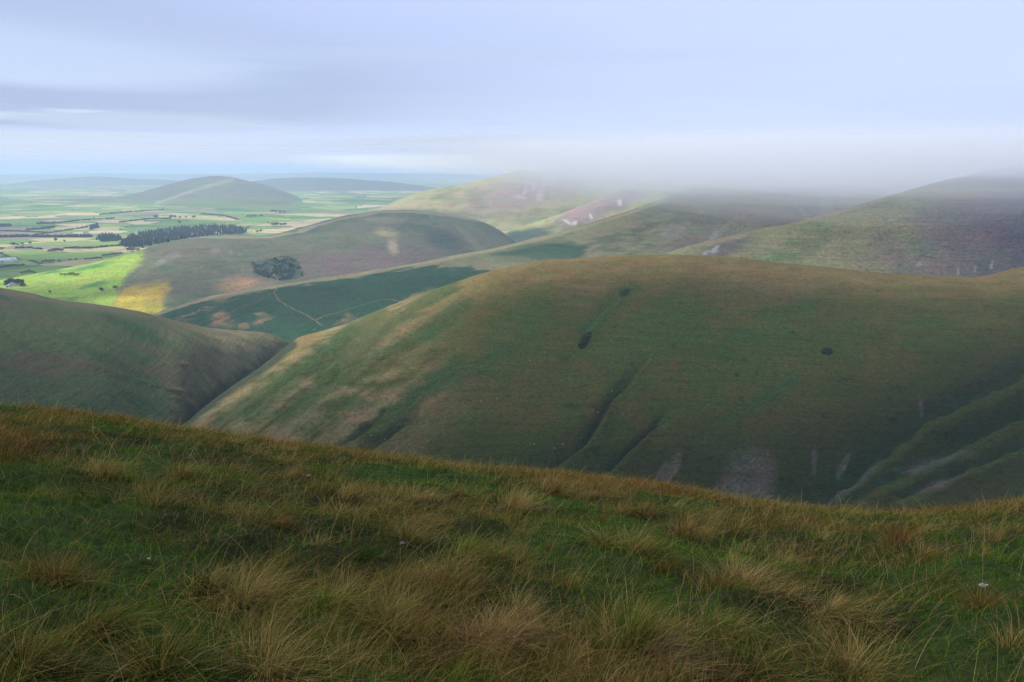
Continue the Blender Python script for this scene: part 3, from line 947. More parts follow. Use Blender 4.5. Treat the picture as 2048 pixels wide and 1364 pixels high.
for x, y, h in [(495, 435, 16), (503, 435, 16), (510, 434, 16), (522, 434, 16), (470, 440, 18), (545, 426, 22), (552, 426, 22), (560, 427, 22), (568, 427, 20)]:
    tree(x, y, h, 'far tree in a broken line on the sunlit straw fields', 'far trees on the straw fields')
for x, y, h in [(548, 453, 22), (554, 452, 20), (562, 452, 16), (570, 452, 18), (478, 469, 16), (484, 469, 14), (515, 466, 14), (522, 465, 12)]:
    tree(x, y, h, 'dark tree near the end of the conifer wood', 'trees at the end of the wood')


def hedge(pts, h, label, group=None, wid=5.0, dens=3.0):
    P = []
    for (a, b), (c, d) in zip(pts[:-1], pts[1:]):
        k = max(2, int(math.hypot(c - a, d - b) / 1.2))
        P += [land(a + (c - a) * i / k, b + (d - b) * i / k) for i in range(k)]
    P = [p for p in P if p is not None]
    lobes = []
    o0 = P[len(P) // 2].copy()
    for a, b in zip(P[:-1], P[1:]):
        L = (b - a).length
        if L > 120:
            continue
        k = max(1, int(L / (h * 0.6)))
        for i in range(k):
            if random.random() < 0.16:
                continue
            q = a.lerp(b, i / k) - o0
            s = h * random.choice((0.35, 0.45, 0.6))
            lobes.append((q.x + random.uniform(-1, 1) * wid * .3, q.y + random.uniform(-1, 1) * wid * .3, q.z + s * 0.7, s))
    V, Fq = leaf_cloud(int(len(lobes) * 14 * dens), lobes, h * 0.22)
    o = new_mesh('hedge', V, Fq, M_LEAF2, smooth=False)
    o.location = o0
    tag(o, label, 'hedge', group)


hg = 'field hedges on the valley floor'
hl = 'thin dark hedgerow between pale fields on the valley floor'
hedge([(-60, 476), (0, 475), (60, 474), (120, 475), (185, 474)], 13, 'long dark tree belt running left from the conifer wood')
hedge([(55, 460), (85, 458), (111, 455)], 10, hl, hg)
hedge([(74, 448), (111, 447)], 11, hl, hg)
hedge([(-10, 454), (24, 452)], 15, hl, hg)
hedge([(70, 470), (120, 463), (178, 454)], 7, hl, hg)
hedge([(110, 447), (160, 441), (230, 437)], 8, hl, hg)
hedge([(0, 535), (25, 532), (50, 531)], 6, 'leafy hedge on the lane by the white sheds')
hedge([(0, 462), (40, 463), (100, 466)], 7, hl, hg)
hedge([(30, 497), (60, 496), (90, 500)], 7, hl, hg)
hedge([(200, 430), (260, 424), (330, 420)], 9, hl, hg)
hedge([(240, 445), (300, 438), (343, 437)], 8, hl, hg)
hedge([(130, 497), (180, 497), (230, 492), (262, 489)], 7, 'hedge between the dark and bright valley fields')
hedge([(400, 428), (450, 432), (480, 441)], 9, hl, hg)

# conifer wood: a far mass of trees
wood_poly = [(238, 492), (246, 483), (262, 473), (300, 464), (350, 457), (400, 453), (450, 453), (484, 457), (496, 465), (480, 469), (440, 471), (400, 474), (350, 482), (300, 492), (262, 496)]
wood2 = [(190, 480), (205, 471), (236, 474), (246, 478), (235, 483), (205, 484)]
wood3 = [(179, 460), (181, 456), (196, 451), (197, 455), (184, 460)]
cone_parts = []
r2 = np.random.default_rng(5)
for poly, cnt in ((wood_poly, 1500), (wood2, 200), (wood3, 90)):
    xs, ys = [p[0] for p in poly], [p[1] for p in poly]
    got = 0
    while got < cnt:
        x, y = random.uniform(min(xs), max(xs)), random.uniform(min(ys), max(ys))
        if polymask(np.array([x]), np.array([y]), poly, 0.01)[0] < 0.5:
            continue
        got += 1
        p = land(x, y)
        if p is None:
            continue
        h, w = random.uniform(11, 21), random.uniform(2.4, 4.0)
        if random.random() < 0.25:
            h *= 0.7
            w *= 1.6
        k = 7
        for lev in range(3):
            zb, zt = h * (0.12 + 0.27 * lev), h * (0.12 + 0.27 * lev + 0.42)
            rad = w * (1 - 0.28 * lev)
            a = np.arange(k) * 2 * math.pi / k + r2.uniform(0, 6)
            jr = rad * r2.uniform(0.7, 1.25, k)
            ring = np.stack([p.x + np.cos(a) * jr, p.y + np.sin(a) * jr, np.full(k, p.z + zb) + r2.uniform(-.8, .8, k)], 1)
            V = np.concatenate([ring, [[p.x, p.y, p.z + min(zt, h)]]])
            i = np.arange(k)
            cone_parts.append((V, np.stack([i, (i + 1) % k, np.full(k, k)], 1)))
V, Fq = join(cone_parts)
tag(new_mesh('wood', V, Fq, M_CONIFER, smooth=False), 'dark conifer wood on the valley floor', 'wood', kind='stuff')

# dark scrub: one ragged block on the far fell, two clumps on the brown fell
def scrub(name, pts, h, size, per, **kw):
    P = [p for p in (land(x, y) for x, y in pts) if p is not None]
    o0 = P[0].copy()
    lobes = [((p - o0).x, (p - o0).y, (p - o0).z + h * 0.25, h * random.uniform(0.45, 0.85)) for p in P]
    V, Fq = leaf_cloud(len(lobes) * per, lobes, size)
    o = new_mesh(name, V, Fq, M_SCRUB, smooth=False)
    o.location = o0
    return tag(o, **kw)


blk = [(502, 523), (515, 528), (550, 516), (565, 513), (572, 512), (596, 522), (608, 553), (590, 558), (556, 560), (530, 555), (508, 546)]
pts_ = []
while len(pts_) < 520:
    x, y = random.uniform(500, 610), random.uniform(511, 561)
    nz = float(fbm(np.array([x / 14]), np.array([y / 9]), 3)[0])
    if polymask(np.array([x]), np.array([y]), blk, 0.01)[0] > 0.5 and nz > -0.1:
        pts_.append((x, y))
scrub('scrub', pts_, 2.6, 1.0, 22, label='dark block of scrub on the grey green fell', cat='scrub', kind='stuff')
scrub('bush', [(1170 + random.gauss(0, 3.2) + k * 0.55, 682 + random.gauss(0, 2) - k * 0.9) for k in range(-15, 16)], 1.5, 0.35, 90,
      label='long dark bush clump running up the middle of the brown fell', cat='bush', group='dark bushes on the brown fell')
scrub('bush', [(1655 + random.gauss(0, 5), 704 + random.gauss(0, 2.2)) for k in range(24)], 1.4, 0.35, 90,
      label='round dark bush clump high on the right of the brown fell', cat='bush', group='dark bushes on the brown fell')

# farm buildings
M_WHITE = plain_material('whitewashed_wall', (0.8, 0.8, 0.78), 0.85, 0.5, 0.1)
M_SLATE = plain_material('slate_roof', (0.17, 0.18, 0.2), 0.7, 0.6, 0.25)
M_SHEET = plain_material('pale_sheet_roof', (0.62, 0.64, 0.66), 0.6, 0.4, 0.12)
M_GLASS = plain_material('window_glass', (0.03, 0.035, 0.045), 0.1, 1, 0.1)
M_DOOR = plain_material('painted_door', (0.07, 0.09, 0.10), 0.5, 2, 0.2)


def boxes(lst):
    ps = []
    for x0, x1, y0, y1, z0, z1 in lst:
        V = np.array([[x, y, z] for z in (z0, z1) for x, y in ((x0, y0), (x1, y0), (x1, y1), (x0, y1))], float)
        ps.append((V, np.array([[0, 3, 2, 1], [4, 5, 6, 7], [0, 1, 5, 4], [1, 2, 6, 5], [2, 3, 7, 6], [3, 0, 4, 7]])))
    return join(ps)


def house(px, py, L, W, H, rot, label, cat, group=None, roofm=None, wins=True):
    p = land(px, py)
    if p is None:
        return
    e = bpy.data.objects.new(cat, None)
    COL.objects.link(e)
    e.location = p
    e.rotation_euler = (0, 0, rot)
    tag(e, label, cat, group)
    l, w, R = L / 2, W / 2, W * 0.38
    V = np.array([[-l, -w, -1], [l, -w, -1], [l, w, -1], [-l, w, -1], [-l, -w, H], [l, -w, H], [l, w, H], [-l, w, H], [-l, 0, H + R], [l, 0, H + R]], float)
    new_mesh('wall', V, [np.array([[0, 1, 5, 4], [2, 3, 7, 6], [0, 3, 2, 1]]), np.array([[1, 2, 6, 9, 5], [3, 0, 4, 8, 7]])], M_WHITE, False, parent=e)
    o_, t_ = 0.35, 0.22
    ps = []
    for s in (-1, 1):
        a, b = (s * (w + o_), H - o_ * R / w + 0.02), (0, H + R + 0.02)
        V = np.array([[x, y, z + dz] for dz in (0, t_) for x, (y, z) in ((-l - o_, a), (l + o_, a), (l + o_, b), (-l - o_, b))], float)
        ps.append((V, np.array([[0, 3, 2, 1], [4, 5, 6, 7], [0, 1, 5, 4], [1, 2, 6, 5], [2, 3, 7, 6], [3, 0, 4, 7]])))
    V, Fq = join(ps)
    rf = new_mesh('roof', V, Fq, roofm or M_SLATE, False, parent=e)
    if wins:
        V, Fq = boxes([(-l + 0.2, -l + 1.1, -0.45, 0.45, H + R - 0.4, H + R + 1.2)])
        new_mesh('chimney', V, Fq, M_WHITE, False, parent=rf)
        for x in (-l * 0.6, l * 0.6):
            for z in (0.9, 3.2):
                if z + 1.2 < H:
                    V, Fq = boxes([(x - .55, x + .55, -w - 0.06, -w + 0.02, z, z + 1.3)])
                    new_mesh('window', V, Fq, M_GLASS, False, parent=e)
        V, Fq = boxes([(-.5, .5, -w - 0.07, -w + 0.02, 0, 2.1)])
        new_mesh('door', V, Fq, M_DOOR, False, parent=e)
    else:
        V, Fq = boxes([(-l * .5, -l * .5 + 4, -w - 0.08, -w + 0.02, 0, min(3.6, H - .3))])
        new_mesh('door', V, Fq, M_DOOR, False, parent=e)


house(31, 572, 15, 8, 5.2, 0.15, 'white farmhouse tucked among the clump of trees in the pasture', 'farmhouse')
house(17, 574.5, 9, 6, 3.4, -0.3, 'small white outbuilding left of the farmhouse trees', 'barn', wins=False)
house(13, 524, 34, 16, 6, 0.1, 'long pale farm shed in the left valley fields', 'barn', roofm=M_SHEET, wins=False)
house(24, 522, 26, 14, 5, 0.1, 'shorter pale farm shed right of the long shed', 'barn', roofm=M_SHEET, wins=False)
house(268, 461, 22, 11, 6, 0.2, 'far white house above the conifer wood', 'house')
house(172, 467, 20, 10, 5, 0.0, 'far white barn in the field above the dark tree belt', 'barn', wins=False)

# ------------------------------------------------------------------ sheep on the brown fell
M_FLEECE = plain_material('sheep_fleece', (0.36, 0.35, 0.31), 0.95, 6, 0.15)


def make_sheep():
    me = bpy.data.meshes.new('sheep')
    pts = [(0.0, 0, 0.62), (0.35, 0, 0.64), (-0.38, 0, 0.62), (0.55, 0, 0.62), (0.72, 0, 0.42), (0.82, 0, 0.3)]
    rad = [0.27, 0.25, 0.25, 0.15, 0.1, 0.07]
    ed = [(0, 1), (0, 2), (1, 3), (3, 4), (4, 5)]
    for sx, b in ((0.33, 1), (-0.36, 2)):
        for sy in (-1, 1):
            i = len(pts)
            pts += [(sx, sy * 0.13, 0.42), (sx + 0.02, sy * 0.13, 0.2), (sx, sy * 0.13, 0.0)]
            rad += [0.11, 0.05, 0.045]
            ed += [(b, i), (i, i + 1), (i + 1, i + 2)]
    pts.append((-0.62, 0, 0.55))
    rad.append(0.06)
    ed.append((2, len(pts) - 1))
    me.from_pydata(pts, ed, [])
    o = bpy.data.objects.new('sheep', me)
    COL.objects.link(o)
    o.modifiers.new('skin', 'SKIN')
    for v, r_ in zip(me.skin_vertices[0].data, rad):
        v.radius = (r_, r_)
    me.skin_vertices[0].data[0].use_root = True
    o.modifiers.new('sub', 'SUBSURF').levels = 1
    dg = bpy.context.evaluated_depsgraph_get()
    nm = bpy.data.meshes.new_from_object(o.evaluated_get(dg))
    o.modifiers.clear()
    o.data = nm
    nm.name = 'sheep'
    nm.materials.clear()
    nm.materials.append(M_FLEECE)
    return o


SHEEP = [(1059, 612), (1089, 705), (994, 798), (962, 803), (1125, 889), (1108, 897), (819, 890), (857, 882), (1224, 783), (1196, 826), (1245, 829), (742, 872), (1068, 889), (1060, 722), (770, 880)]
sh0 = make_sheep()
for i, (x, y) in enumerate(SHEEP):
    p = land(x, y)
    o = sh0
    if i:
        o = sh0.copy()
        COL.objects.link(o)
    o.location = p + Vector((0, 0, -0.02))
    o.rotation_euler = (0, 0, random.uniform(0, 6.28))
    o.scale = (0.85, 0.85, 0.85)
    tag(o, 'tiny white sheep grazing on the brown fell across the valley', 'sheep', 'sheep on the brown fell')

# ------------------------------------------------------------------ foreground slope
EDGE = [(-2400, 700), (-900, 740), (0, 806), (150, 820), (350, 849), (500, 873), (700, 896), (900, 922), (1100, 940), (1250, 957), (1400, 982), (1550, 1004), (1700, 1020), (1780, 1024), (1900, 1016), (2048, 1000), (2900, 900)]
EYE, CURV = 1.62, 0.0054
_ex = np.linspace(-2400, 2900, 1200)
_ey = table(_ex, EDGE, 1, 14) + 11
_yc = (682 - _ey) / F
_t = (_ex - 1024) / F / (CP + _yc * SP)
_r = (-SP + _yc * CP) / (CP + _yc * SP)
_sec = np.sqrt(1 + _t**2)
_slope = -_r / _sec - 2 * math.sqrt(EYE * CURV)
_az = np.arctan(_t)


def fg_z(X, Y, rough=True):
    r = np.hypot(X, Y)
    az = np.arctan2(X, np.maximum(Y, 1e-3))
    az = np.clip(az, _az[0], _az[-1])
    s = np.interp(az, _az, _slope)
    s = np.where(Y < 0, s * np.exp(Y / 6.0) * 1.0, s)
    q = np.minimum(r, 50)
    z = -EYE - s * r - CURV * q * q - np.maximum(r - 50, 0) * 2 * CURV * 50 * 0.72
    if rough:
        k = sstep(0.5, 3, r) * sstep(24, 12, r)
        z = z + k * (0.20 * fbm(X / 1.3, Y / 1.3, 3) + 0.08 * fbm(X / 0.45 + 3, Y / 0.45, 3)) + 0.05 * fbm(X / 4 + 1, Y / 4, 2) * sstep(4, 12, r)
    return z


def cover(X, Y):
    """0..1 amounts of fresh green, straw, russet over the slope"""
    n1, n2, n3 = fbm(X / 2.6 + 2, Y / 2.6, 4), fbm(X / 1.1 + 8, Y / 1.1 - 3, 3), fbm(X / 4.5 - 6, Y / 4.5 + 2, 3)
    r = np.hypot(X, Y)
    green = sstep(-0.1, 0.35, n1 + 0.25 * n2 + 0.08)
    straw = sstep(-0.05, 0.4, n2 + 0.5 * n3 - 0.05 + 0.30 * sstep(7, 15, r) - 0.35 * green)
    russet = sstep(0.10, 0.5, n3 - 0.3 * n1 - 0.02 + 0.34 * sstep(8, 16, r)) * (1 - green * 0.7)
    return green, straw, russet


ra = np.concatenate([np.linspace(0.15, 24, 260), np.geomspace(24.3, 640, 60)])
aa = np.linspace(-math.pi, math.pi, 560)
Rg, Ag = np.meshgrid(ra, aa, indexing='ij')
X, Y = (Rg * np.sin(Ag)).ravel(), (Rg * np.cos(Ag)).ravel()
Z = fg_z(X, Y)
Z = np.maximum(Z, -300)
gr, stw, rus = cover(X, Y)
c = base(X, (0.03, 0.033, 0.015))
c = mixc(c, (0.03, 0.055, 0.013), gr * 0.8)
c = mixc(c, (0.075, 0.058, 0.026), stw * 0.6)
c = mixc(c, (0.07, 0.037, 0.017), rus * 0.7)
M_SOIL = turf_material('slope_turf', 9.0, 0.9, 0.06, 0.6)
slope = new_mesh('hillside', np.stack([X, Y, Z], 1), grid_faces(len(ra), len(aa)), M_SOIL, attr=c)
tag(slope, 'near grassy slope under the viewer', 'hill', kind='structure')

M_BLADE = leaf_material('grass_blade', None, 0.4)


def blades(bx, by, bz, L, dirx, diry, lean, droop, wid, colr, seg=3, r=rng):
    """grass blades as tapering ribbons: base, length, lean direction, how far it leans and droops"""
    n = len(bx)
    lv = np.linspace(0, 1, seg + 1)
    px_, py_ = -diry, dirx
    tw = r.uniform(-0.9, 0.9, n)
    wx, wy = px_ * np.cos(tw) - py_ * np.sin(tw), px_ * np.sin(tw) + py_ * np.cos(tw)
    V = np.zeros((n, 2 * seg + 1, 3), np.float32)
    C = np.zeros((n, 2 * seg + 1, 3), np.float32)
    for i, s in enumerate(lv):
        h = L * (lean * s * 0.6 + (lean * 0.7 + droop * 0.5) * s * s)
        z = L * (s * (1 - 0.25 * lean) - droop * 0.62 * s**2.4)
        cx, cy, cz = bx + dirx * h, by + diry * h, bz + z
        shade = 0.75 + 0.45 * s
        if i < seg:
            w = wid * (1 - 0.75 * s) * 0.5
            V[:, 2 * i] = np.stack([cx - wx * w, cy - wy * w, cz], 1)
            V[:, 2 * i + 1] = np.stack([cx + wx * w, cy + wy * w, cz], 1)
            C[:, 2 * i] = C[:, 2 * i + 1] = colr
        else:
            V[:, 2 * i] = np.stack([cx, cy, cz], 1)
            C[:, 2 * i] = colr
    m = 2 * seg + 1
    o = (np.arange(n) * m)[:, None]
    q = [np.stack([o[:, 0] + 2 * i, o[:, 0] + 2 * i + 1, o[:, 0] + 2 * i + 3, o[:, 0] + 2 * i + 2], 1) for i in range(seg - 1)]
    t = np.stack([o[:, 0] + 2 * seg - 2, o[:, 0] + 2 * seg - 1, o[:, 0] + 2 * seg], 1)
    return V.reshape(-1, 3), C.reshape(-1, 3), np.concatenate(q) if q else None, t


GREEN, DKGREEN, OLIVE = np.array((0.082, 0.168, 0.010)), np.array((0.025, 0.058, 0.010)), np.array((0.13, 0.13, 0.024))
STRAW, TAN, RUSSET, PINK = np.array((0.43, 0.31, 0.108)), np.array((0.29, 0.20, 0.066)), np.array((0.165, 0.088, 0.027)), np.array((0.32, 0.185, 0.11))


def flow(X, Y):
    return 0.35 + 2.4 * fbm(X / 1.7 + 4, Y / 1.7, 3)


def scatter(n, r0, r1, amax, power):
    u = rng.uniform(0, 1, n)
    p = 2 - power                                  # density ~ r^-power
    r = (r0**p + u * (r1**p - r0**p)) ** (1 / p)
    a = rng.uniform(-amax, amax, n)
    return r * np.sin(a), r * np.cos(a), r


parts = []
# short turf
n = 300000
X, Y, R_ = scatter(n, 1.4, 26, math.radians(50), 1.25)
gr, stw, rus = cover(X, Y)
k = rng.uniform(0, 1, n)
col = np.where((k < 0.25 + 0.6 * gr)[:, None], GREEN, DKGREEN)
col = np.where((rng.uniform(0, 1, n) < stw * 0.6 + 0.06)[:, None], TAN, col)
col = np.where((rng.uniform(0, 1, n) < rus * 0.7)[:, None], RUSSET, col)
col = col * rng.uniform(0.55, 1.35, (n, 1)) * rng.uniform(0.9, 1.1, (n, 3))
L = rng.uniform(0.04, 0.13, n) * (1 + 0.9 * np.maximum(stw, rus)) * (1 - 0.25 * gr)
th = rng.uniform(0, 2 * math.pi, n)
parts.append(blades(X, Y, fg_z(X, Y) - 0.01, L, np.cos(th), np.sin(th), rng.uniform(0.2, 0.9, n), rng.uniform(0.1, 0.7, n), 0.0028 * np.maximum(1, R_ / 4.5), col, 2))
# the same turf round the viewer's feet and behind
n = 60000
X, Y, R_ = scatter(n, 0.3, 9, math.pi, 1.0)
gr, stw, rus = cover(X, Y)
col = np.where((rng.uniform(0, 1, n) < 0.3 + 0.4 * gr)[:, None], GREEN, np.where((rng.uniform(0, 1, n) < 0.5)[:, None], DKGREEN, TAN)) * rng.uniform(0.5, 1.3, (n, 1))
th = rng.uniform(0, 2 * math.pi, n)
parts.append(blades(X, Y, fg_z(X, Y) - 0.01, rng.uniform(0.05, 0.2, n), np.cos(th), np.sin(th), rng.uniform(0.2, 0.9, n), rng.uniform(0.1, 0.8, n), np.full(n, 0.004), col, 3))
# longer bents, lying over in swirls
n = 190000
X, Y, R_ = scatter(n, 1.5, 27, math.radians(50), 1.05)
gr, stw, rus = cover(X, Y)
keep = rng.uniform(0, 1, n) < np.clip(0.07 + 0.75 * stw + 0.6 * rus, 0, 1) * (1 - 0.8 * gr)
X, Y, R_, gr, stw, rus = (a[keep] for a in (X, Y, R_, gr, stw, rus))
n = len(X)
u = rng.uniform(0, 1, n)
col = np.where((u < 0.38)[:, None], STRAW * 0.85, np.where((u < 0.68)[:, None], TAN, np.where((u < 0.88)[:, None], OLIVE, DKGREEN)))
col = np.where((rng.uniform(0, 1, n) < rus * 0.7)[:, None], RUSSET * 1.4, col)
col = col * rng.uniform(0.45, 1.3, (n, 1))
L = rng.uniform(0.10, 0.31, n) * rng.uniform(0.7, 1.15, n)
th = flow(X, Y) + rng.normal(0, 0.75, n)
parts.append(blades(X, Y, fg_z(X, Y) - 0.01, L, np.cos(th), np.sin(th), rng.uniform(0.1, 0.8, n), rng.uniform(0.2, 1.0, n), 0.0021 * np.maximum(1, R_ / 4.5), col, 4))
# dead thatch lying matted between the tufts
n = 110000
X, Y, R_ = scatter(n, 1.5, 24, math.radians(50), 1.15)
gr, stw, rus = cover(X, Y)
keep = rng.uniform(0, 1, n) < 0.25 + 0.6 * np.maximum(stw, rus) - 0.25 * gr
X, Y, R_ = X[keep], Y[keep], R_[keep]
n = len(X)
col = np.where((rng.uniform(0, 1, n) < 0.5)[:, None], TAN * 0.7, RUSSET * 0.8) * rng.uniform(0.3, 1.3, (n, 1))
th = flow(X, Y) + rng.normal(0, 1.3, n)
parts.append(blades(X, Y, fg_z(X, Y) + rng.uniform(0.0, 0.05, n), rng.uniform(0.06, 0.2, n), np.cos(th), np.sin(th), rng.uniform(0.9, 1.3, n), rng.uniform(0.9, 1.2, n), 0.003 * np.maximum(1, R_ / 4.5), col, 2))
# long single stems arching over everything
n = 3800
X, Y, R_ = scatter(n, 1.6, 20, math.radians(50), 1.1)
th = flow(X, Y) + rng.normal(0, 1.1, n)
col = np.where((rng.uniform(0, 1, n) < 0.55)[:, None], STRAW, OLIVE * 1.3) * rng.uniform(0.6, 1.25, (n, 1))
parts.append(blades(X, Y, fg_z(X, Y) - 0.01, rng.uniform(0.25, 0.55, n), np.cos(th), np.sin(th), rng.uniform(0.15, 0.8, n), rng.uniform(0.3, 1.0, n), 0.0022 * np.maximum(1, R_ / 5), col, 7))
# loose unnumbered tufts
nt_ = 1150
tx, ty, tr = scatter(nt_, 1.8, 22, math.radians(48), 0.8)
gr, stw, rus = cover(tx, ty)
keep = rng.uniform(0, 1, nt_) > gr * 0.8
tx, ty, tr = tx[keep], ty[keep], tr[keep]
for x, y, r_ in zip(tx, ty, tr):
    nb = int(rng.uniform(60, 200) * (1.0 if r_ < 9 else 0.6))
    sp = rng.uniform(0.03, 0.11)
    q, a = np.abs(rng.normal(0, sp, nb)), rng.uniform(0, 2 * math.pi, nb)
    bx, by = x + q * np.cos(a) * 1.3, y + q * np.sin(a)
    f = float(flow(np.array([x]), np.array([y]))[0])
    k = rng.uniform(0.3, 1.6)
    dx, dy = np.cos(a) + k * math.cos(f) + rng.normal(0, .5, nb), np.sin(a) + k * math.sin(f) + rng.normal(0, .5, nb)
    nn = np.hypot(dx, dy) + 1e-6
    main = [STRAW, TAN, OLIVE, RUSSET, GREEN, DKGREEN][rng.choice(6, p=[.2, .26, .2, .12, .1, .12])]
    oth = [OLIVE, DKGREEN, TAN][rng.integers(3)]
    col = np.where((rng.uniform(0, 1, nb) < 0.65)[:, None], main, oth) * rng.uniform(0.45, 1.25, (nb, 1))
    L = rng.uniform(0.10, 0.32, nb) * rng.uniform(0.6, 1.05)
    parts.append(blades(bx, by, fg_z(bx, by) - 0.015, L, dx / nn, dy / nn, np.clip(q / sp * 0.3 + rng.uniform(0, .4, nb), 0, 1), rng.uniform(0.2, 1.0, nb), np.full(nb, 0.0024 * max(1, r_ / 5)), col, 5))


def merge(parts):
    Vs, Cs, Q, T, n = [], [], [], [], 0
    for V, C, q, t in parts:
        Vs.append(V)
        Cs.append(C)
        if q is not None:
            Q.append(q + n)
        T.append(t + n)
        n += len(V)
    return np.concatenate(Vs), np.concatenate(Cs), [np.concatenate(Q), np.concatenate(T)]


V, C, Fq = merge(parts)
tag(new_mesh('grass', V, Fq, M_BLADE, attr=C), 'rough green, straw and russet moor grass on the near slope', 'grass', kind='stuff')


# the big tussocks one can point to
def fg_hit(px, py):
    x, yc = (px - 1024) / F, (682 - py) / F
    d = np.array([x, CP + yc * SP, -SP + yc * CP])
    ss = np.geomspace(1.2, 60, 4000)
    P = ss[:, None] * d
    below = P[:, 2] <= fg_z(P[:, 0], P[:, 1])
    return P[np.argmax(below)] if below.any() else P[-1]


tc = 0
TUSSOCKS = [
    # px, py of the root, width in px, mix of colours, lean (right +), upright, label
    (205, 955, 95, (TAN, STRAW, OLIVE), 0.3, 1.3, 'tall tan tussock near the left of the ridge line'),
    (365, 955, 80, (STRAW, TAN, OLIVE), 0.2, 1.2, 'straw tussock behind the dark russet patch on the left'),
    (110, 1165, 130, (TAN, OLIVE, RUSSET), -0.1, 1.1, 'brown upright tussock by the left edge above the bottom corner'),
    (490, 1210, 170, (STRAW, TAN, OLIVE), 0.5, 1.1, 'large straw tussock with dark hollow below it, left of centre'),
    (320, 1345, 190, (OLIVE, TAN, DKGREEN), 0.0, 0.9, 'olive brown tussock in the bottom left, drooping both ways'),
    (540, 1352, 200, (STRAW, OLIVE, TAN), 0.2, 1.0, 'yellow straw tussock at the bottom, between the olive one and the centre'),
    (675, 1035, 90, (STRAW, OLIVE, TAN), -0.2, 0.9, 'straw tussock splayed beside the fresh green turf'),
    (765, 1020, 80, (TAN, STRAW, OLIVE), 0.2, 1.3, 'slim upright tan tussock on the fresh green turf'),
    (930, 1110, 105, (STRAW, GREEN, OLIVE), 0.8, 1.1, 'green and straw tussock arching over to the right near the pale stone'),
    (785, 1275, 150, (TAN, RUSSET, OLIVE), -0.1, 1.1, 'tan tussock low in the middle with a pinkish brown skirt'),
    (650, 1220, 130, (OLIVE, GREEN, STRAW), 0.3, 1.0, 'yellow green tussock right of the large straw tussock'),
    (45, 1345, 170, (TAN, OLIVE, DKGREEN), 0.1, 1.1, 'dark brown tussock in the bottom left corner'),
    (990, 1290, 150, (STRAW, TAN, PINK), 0.4, 1.1, 'pale straw tussock near the bottom centre'),
    (415, 1185, 110, (OLIVE, DKGREEN, STRAW), 0.5, 1.5, 'thin tall dark green tuft beside the large straw tussock'),
    (1035, 1020, 95, (STRAW, STRAW, TAN), 0.2, 1.3, 'bright straw tussock just below the ridge line at centre'),
    (1272, 1105, 105, (STRAW, TAN, GREEN), 0.5, 1.4, 'upright straw tussock with green fringe right of centre'),
    (1205, 1090, 100, (STRAW, OLIVE, GREEN), -0.7, 0.9, 'straw tussock arching to the left right of centre'),
    (1484, 1170, 130, (STRAW, STRAW, TAN), 0.1, 0.95, 'round golden tussock on dark turf in the right half'),
    (1300, 1330, 150, (PINK, PINK, TAN), 0.6, 0.9, 'pinkish tan tussock combed to one side at the bottom'),
    (1262, 1290, 200, (OLIVE, GREEN, STRAW), 0.0, 1.5, 'long green tussock arching widely behind the pinkish one'),
    (1440, 1275, 130, (GREEN, OLIVE, STRAW), 0.1, 1.3, 'upright green tussock between the arching and the brown ones'),
    (1655, 1235, 120, (TAN, STRAW, DKGREEN), 0.5, 1.1, 'thin brown tussock on the dark right hand turf'),
    (1370, 1070, 100, (TAN, RUSSET, STRAW), 0.1, 1.4, 'tall tawny tussock in the russet grass below the landslips'),
    (1105, 985, 80, (TAN, RUSSET, STRAW), 0.2, 1.3, 'tan tussock on the ridge line right of centre'),
    (1690, 1352, 190, (STRAW, OLIVE, TAN), -0.3, 1.1, 'straw tussock at the bottom in the right half'),
    (1500, 1355, 160, (DKGREEN, OLIVE, TAN), 0.1, 1.0, 'dark olive clump at the bottom right of the pinkish tussock'),
    (1060, 1310, 150, (TAN, PINK, OLIVE), -0.7, 0.95, 'tan tussock sweeping to the left near the bottom centre'),
    (1794, 1090, 90, (RUSSET, TAN, RUSSET), 0.1, 1.2, 'rusty red tussock towards the right edge'),
    (185, 1270, 150, (OLIVE, DKGREEN, TAN), 0.6, 1.1, 'olive tussock with stems leaning right in the lower left'),
    (910, 1180, 110, (RUSSET, TAN, OLIVE), 0.0, 0.9, 'low russet tussock under the arching green and straw one'),
]
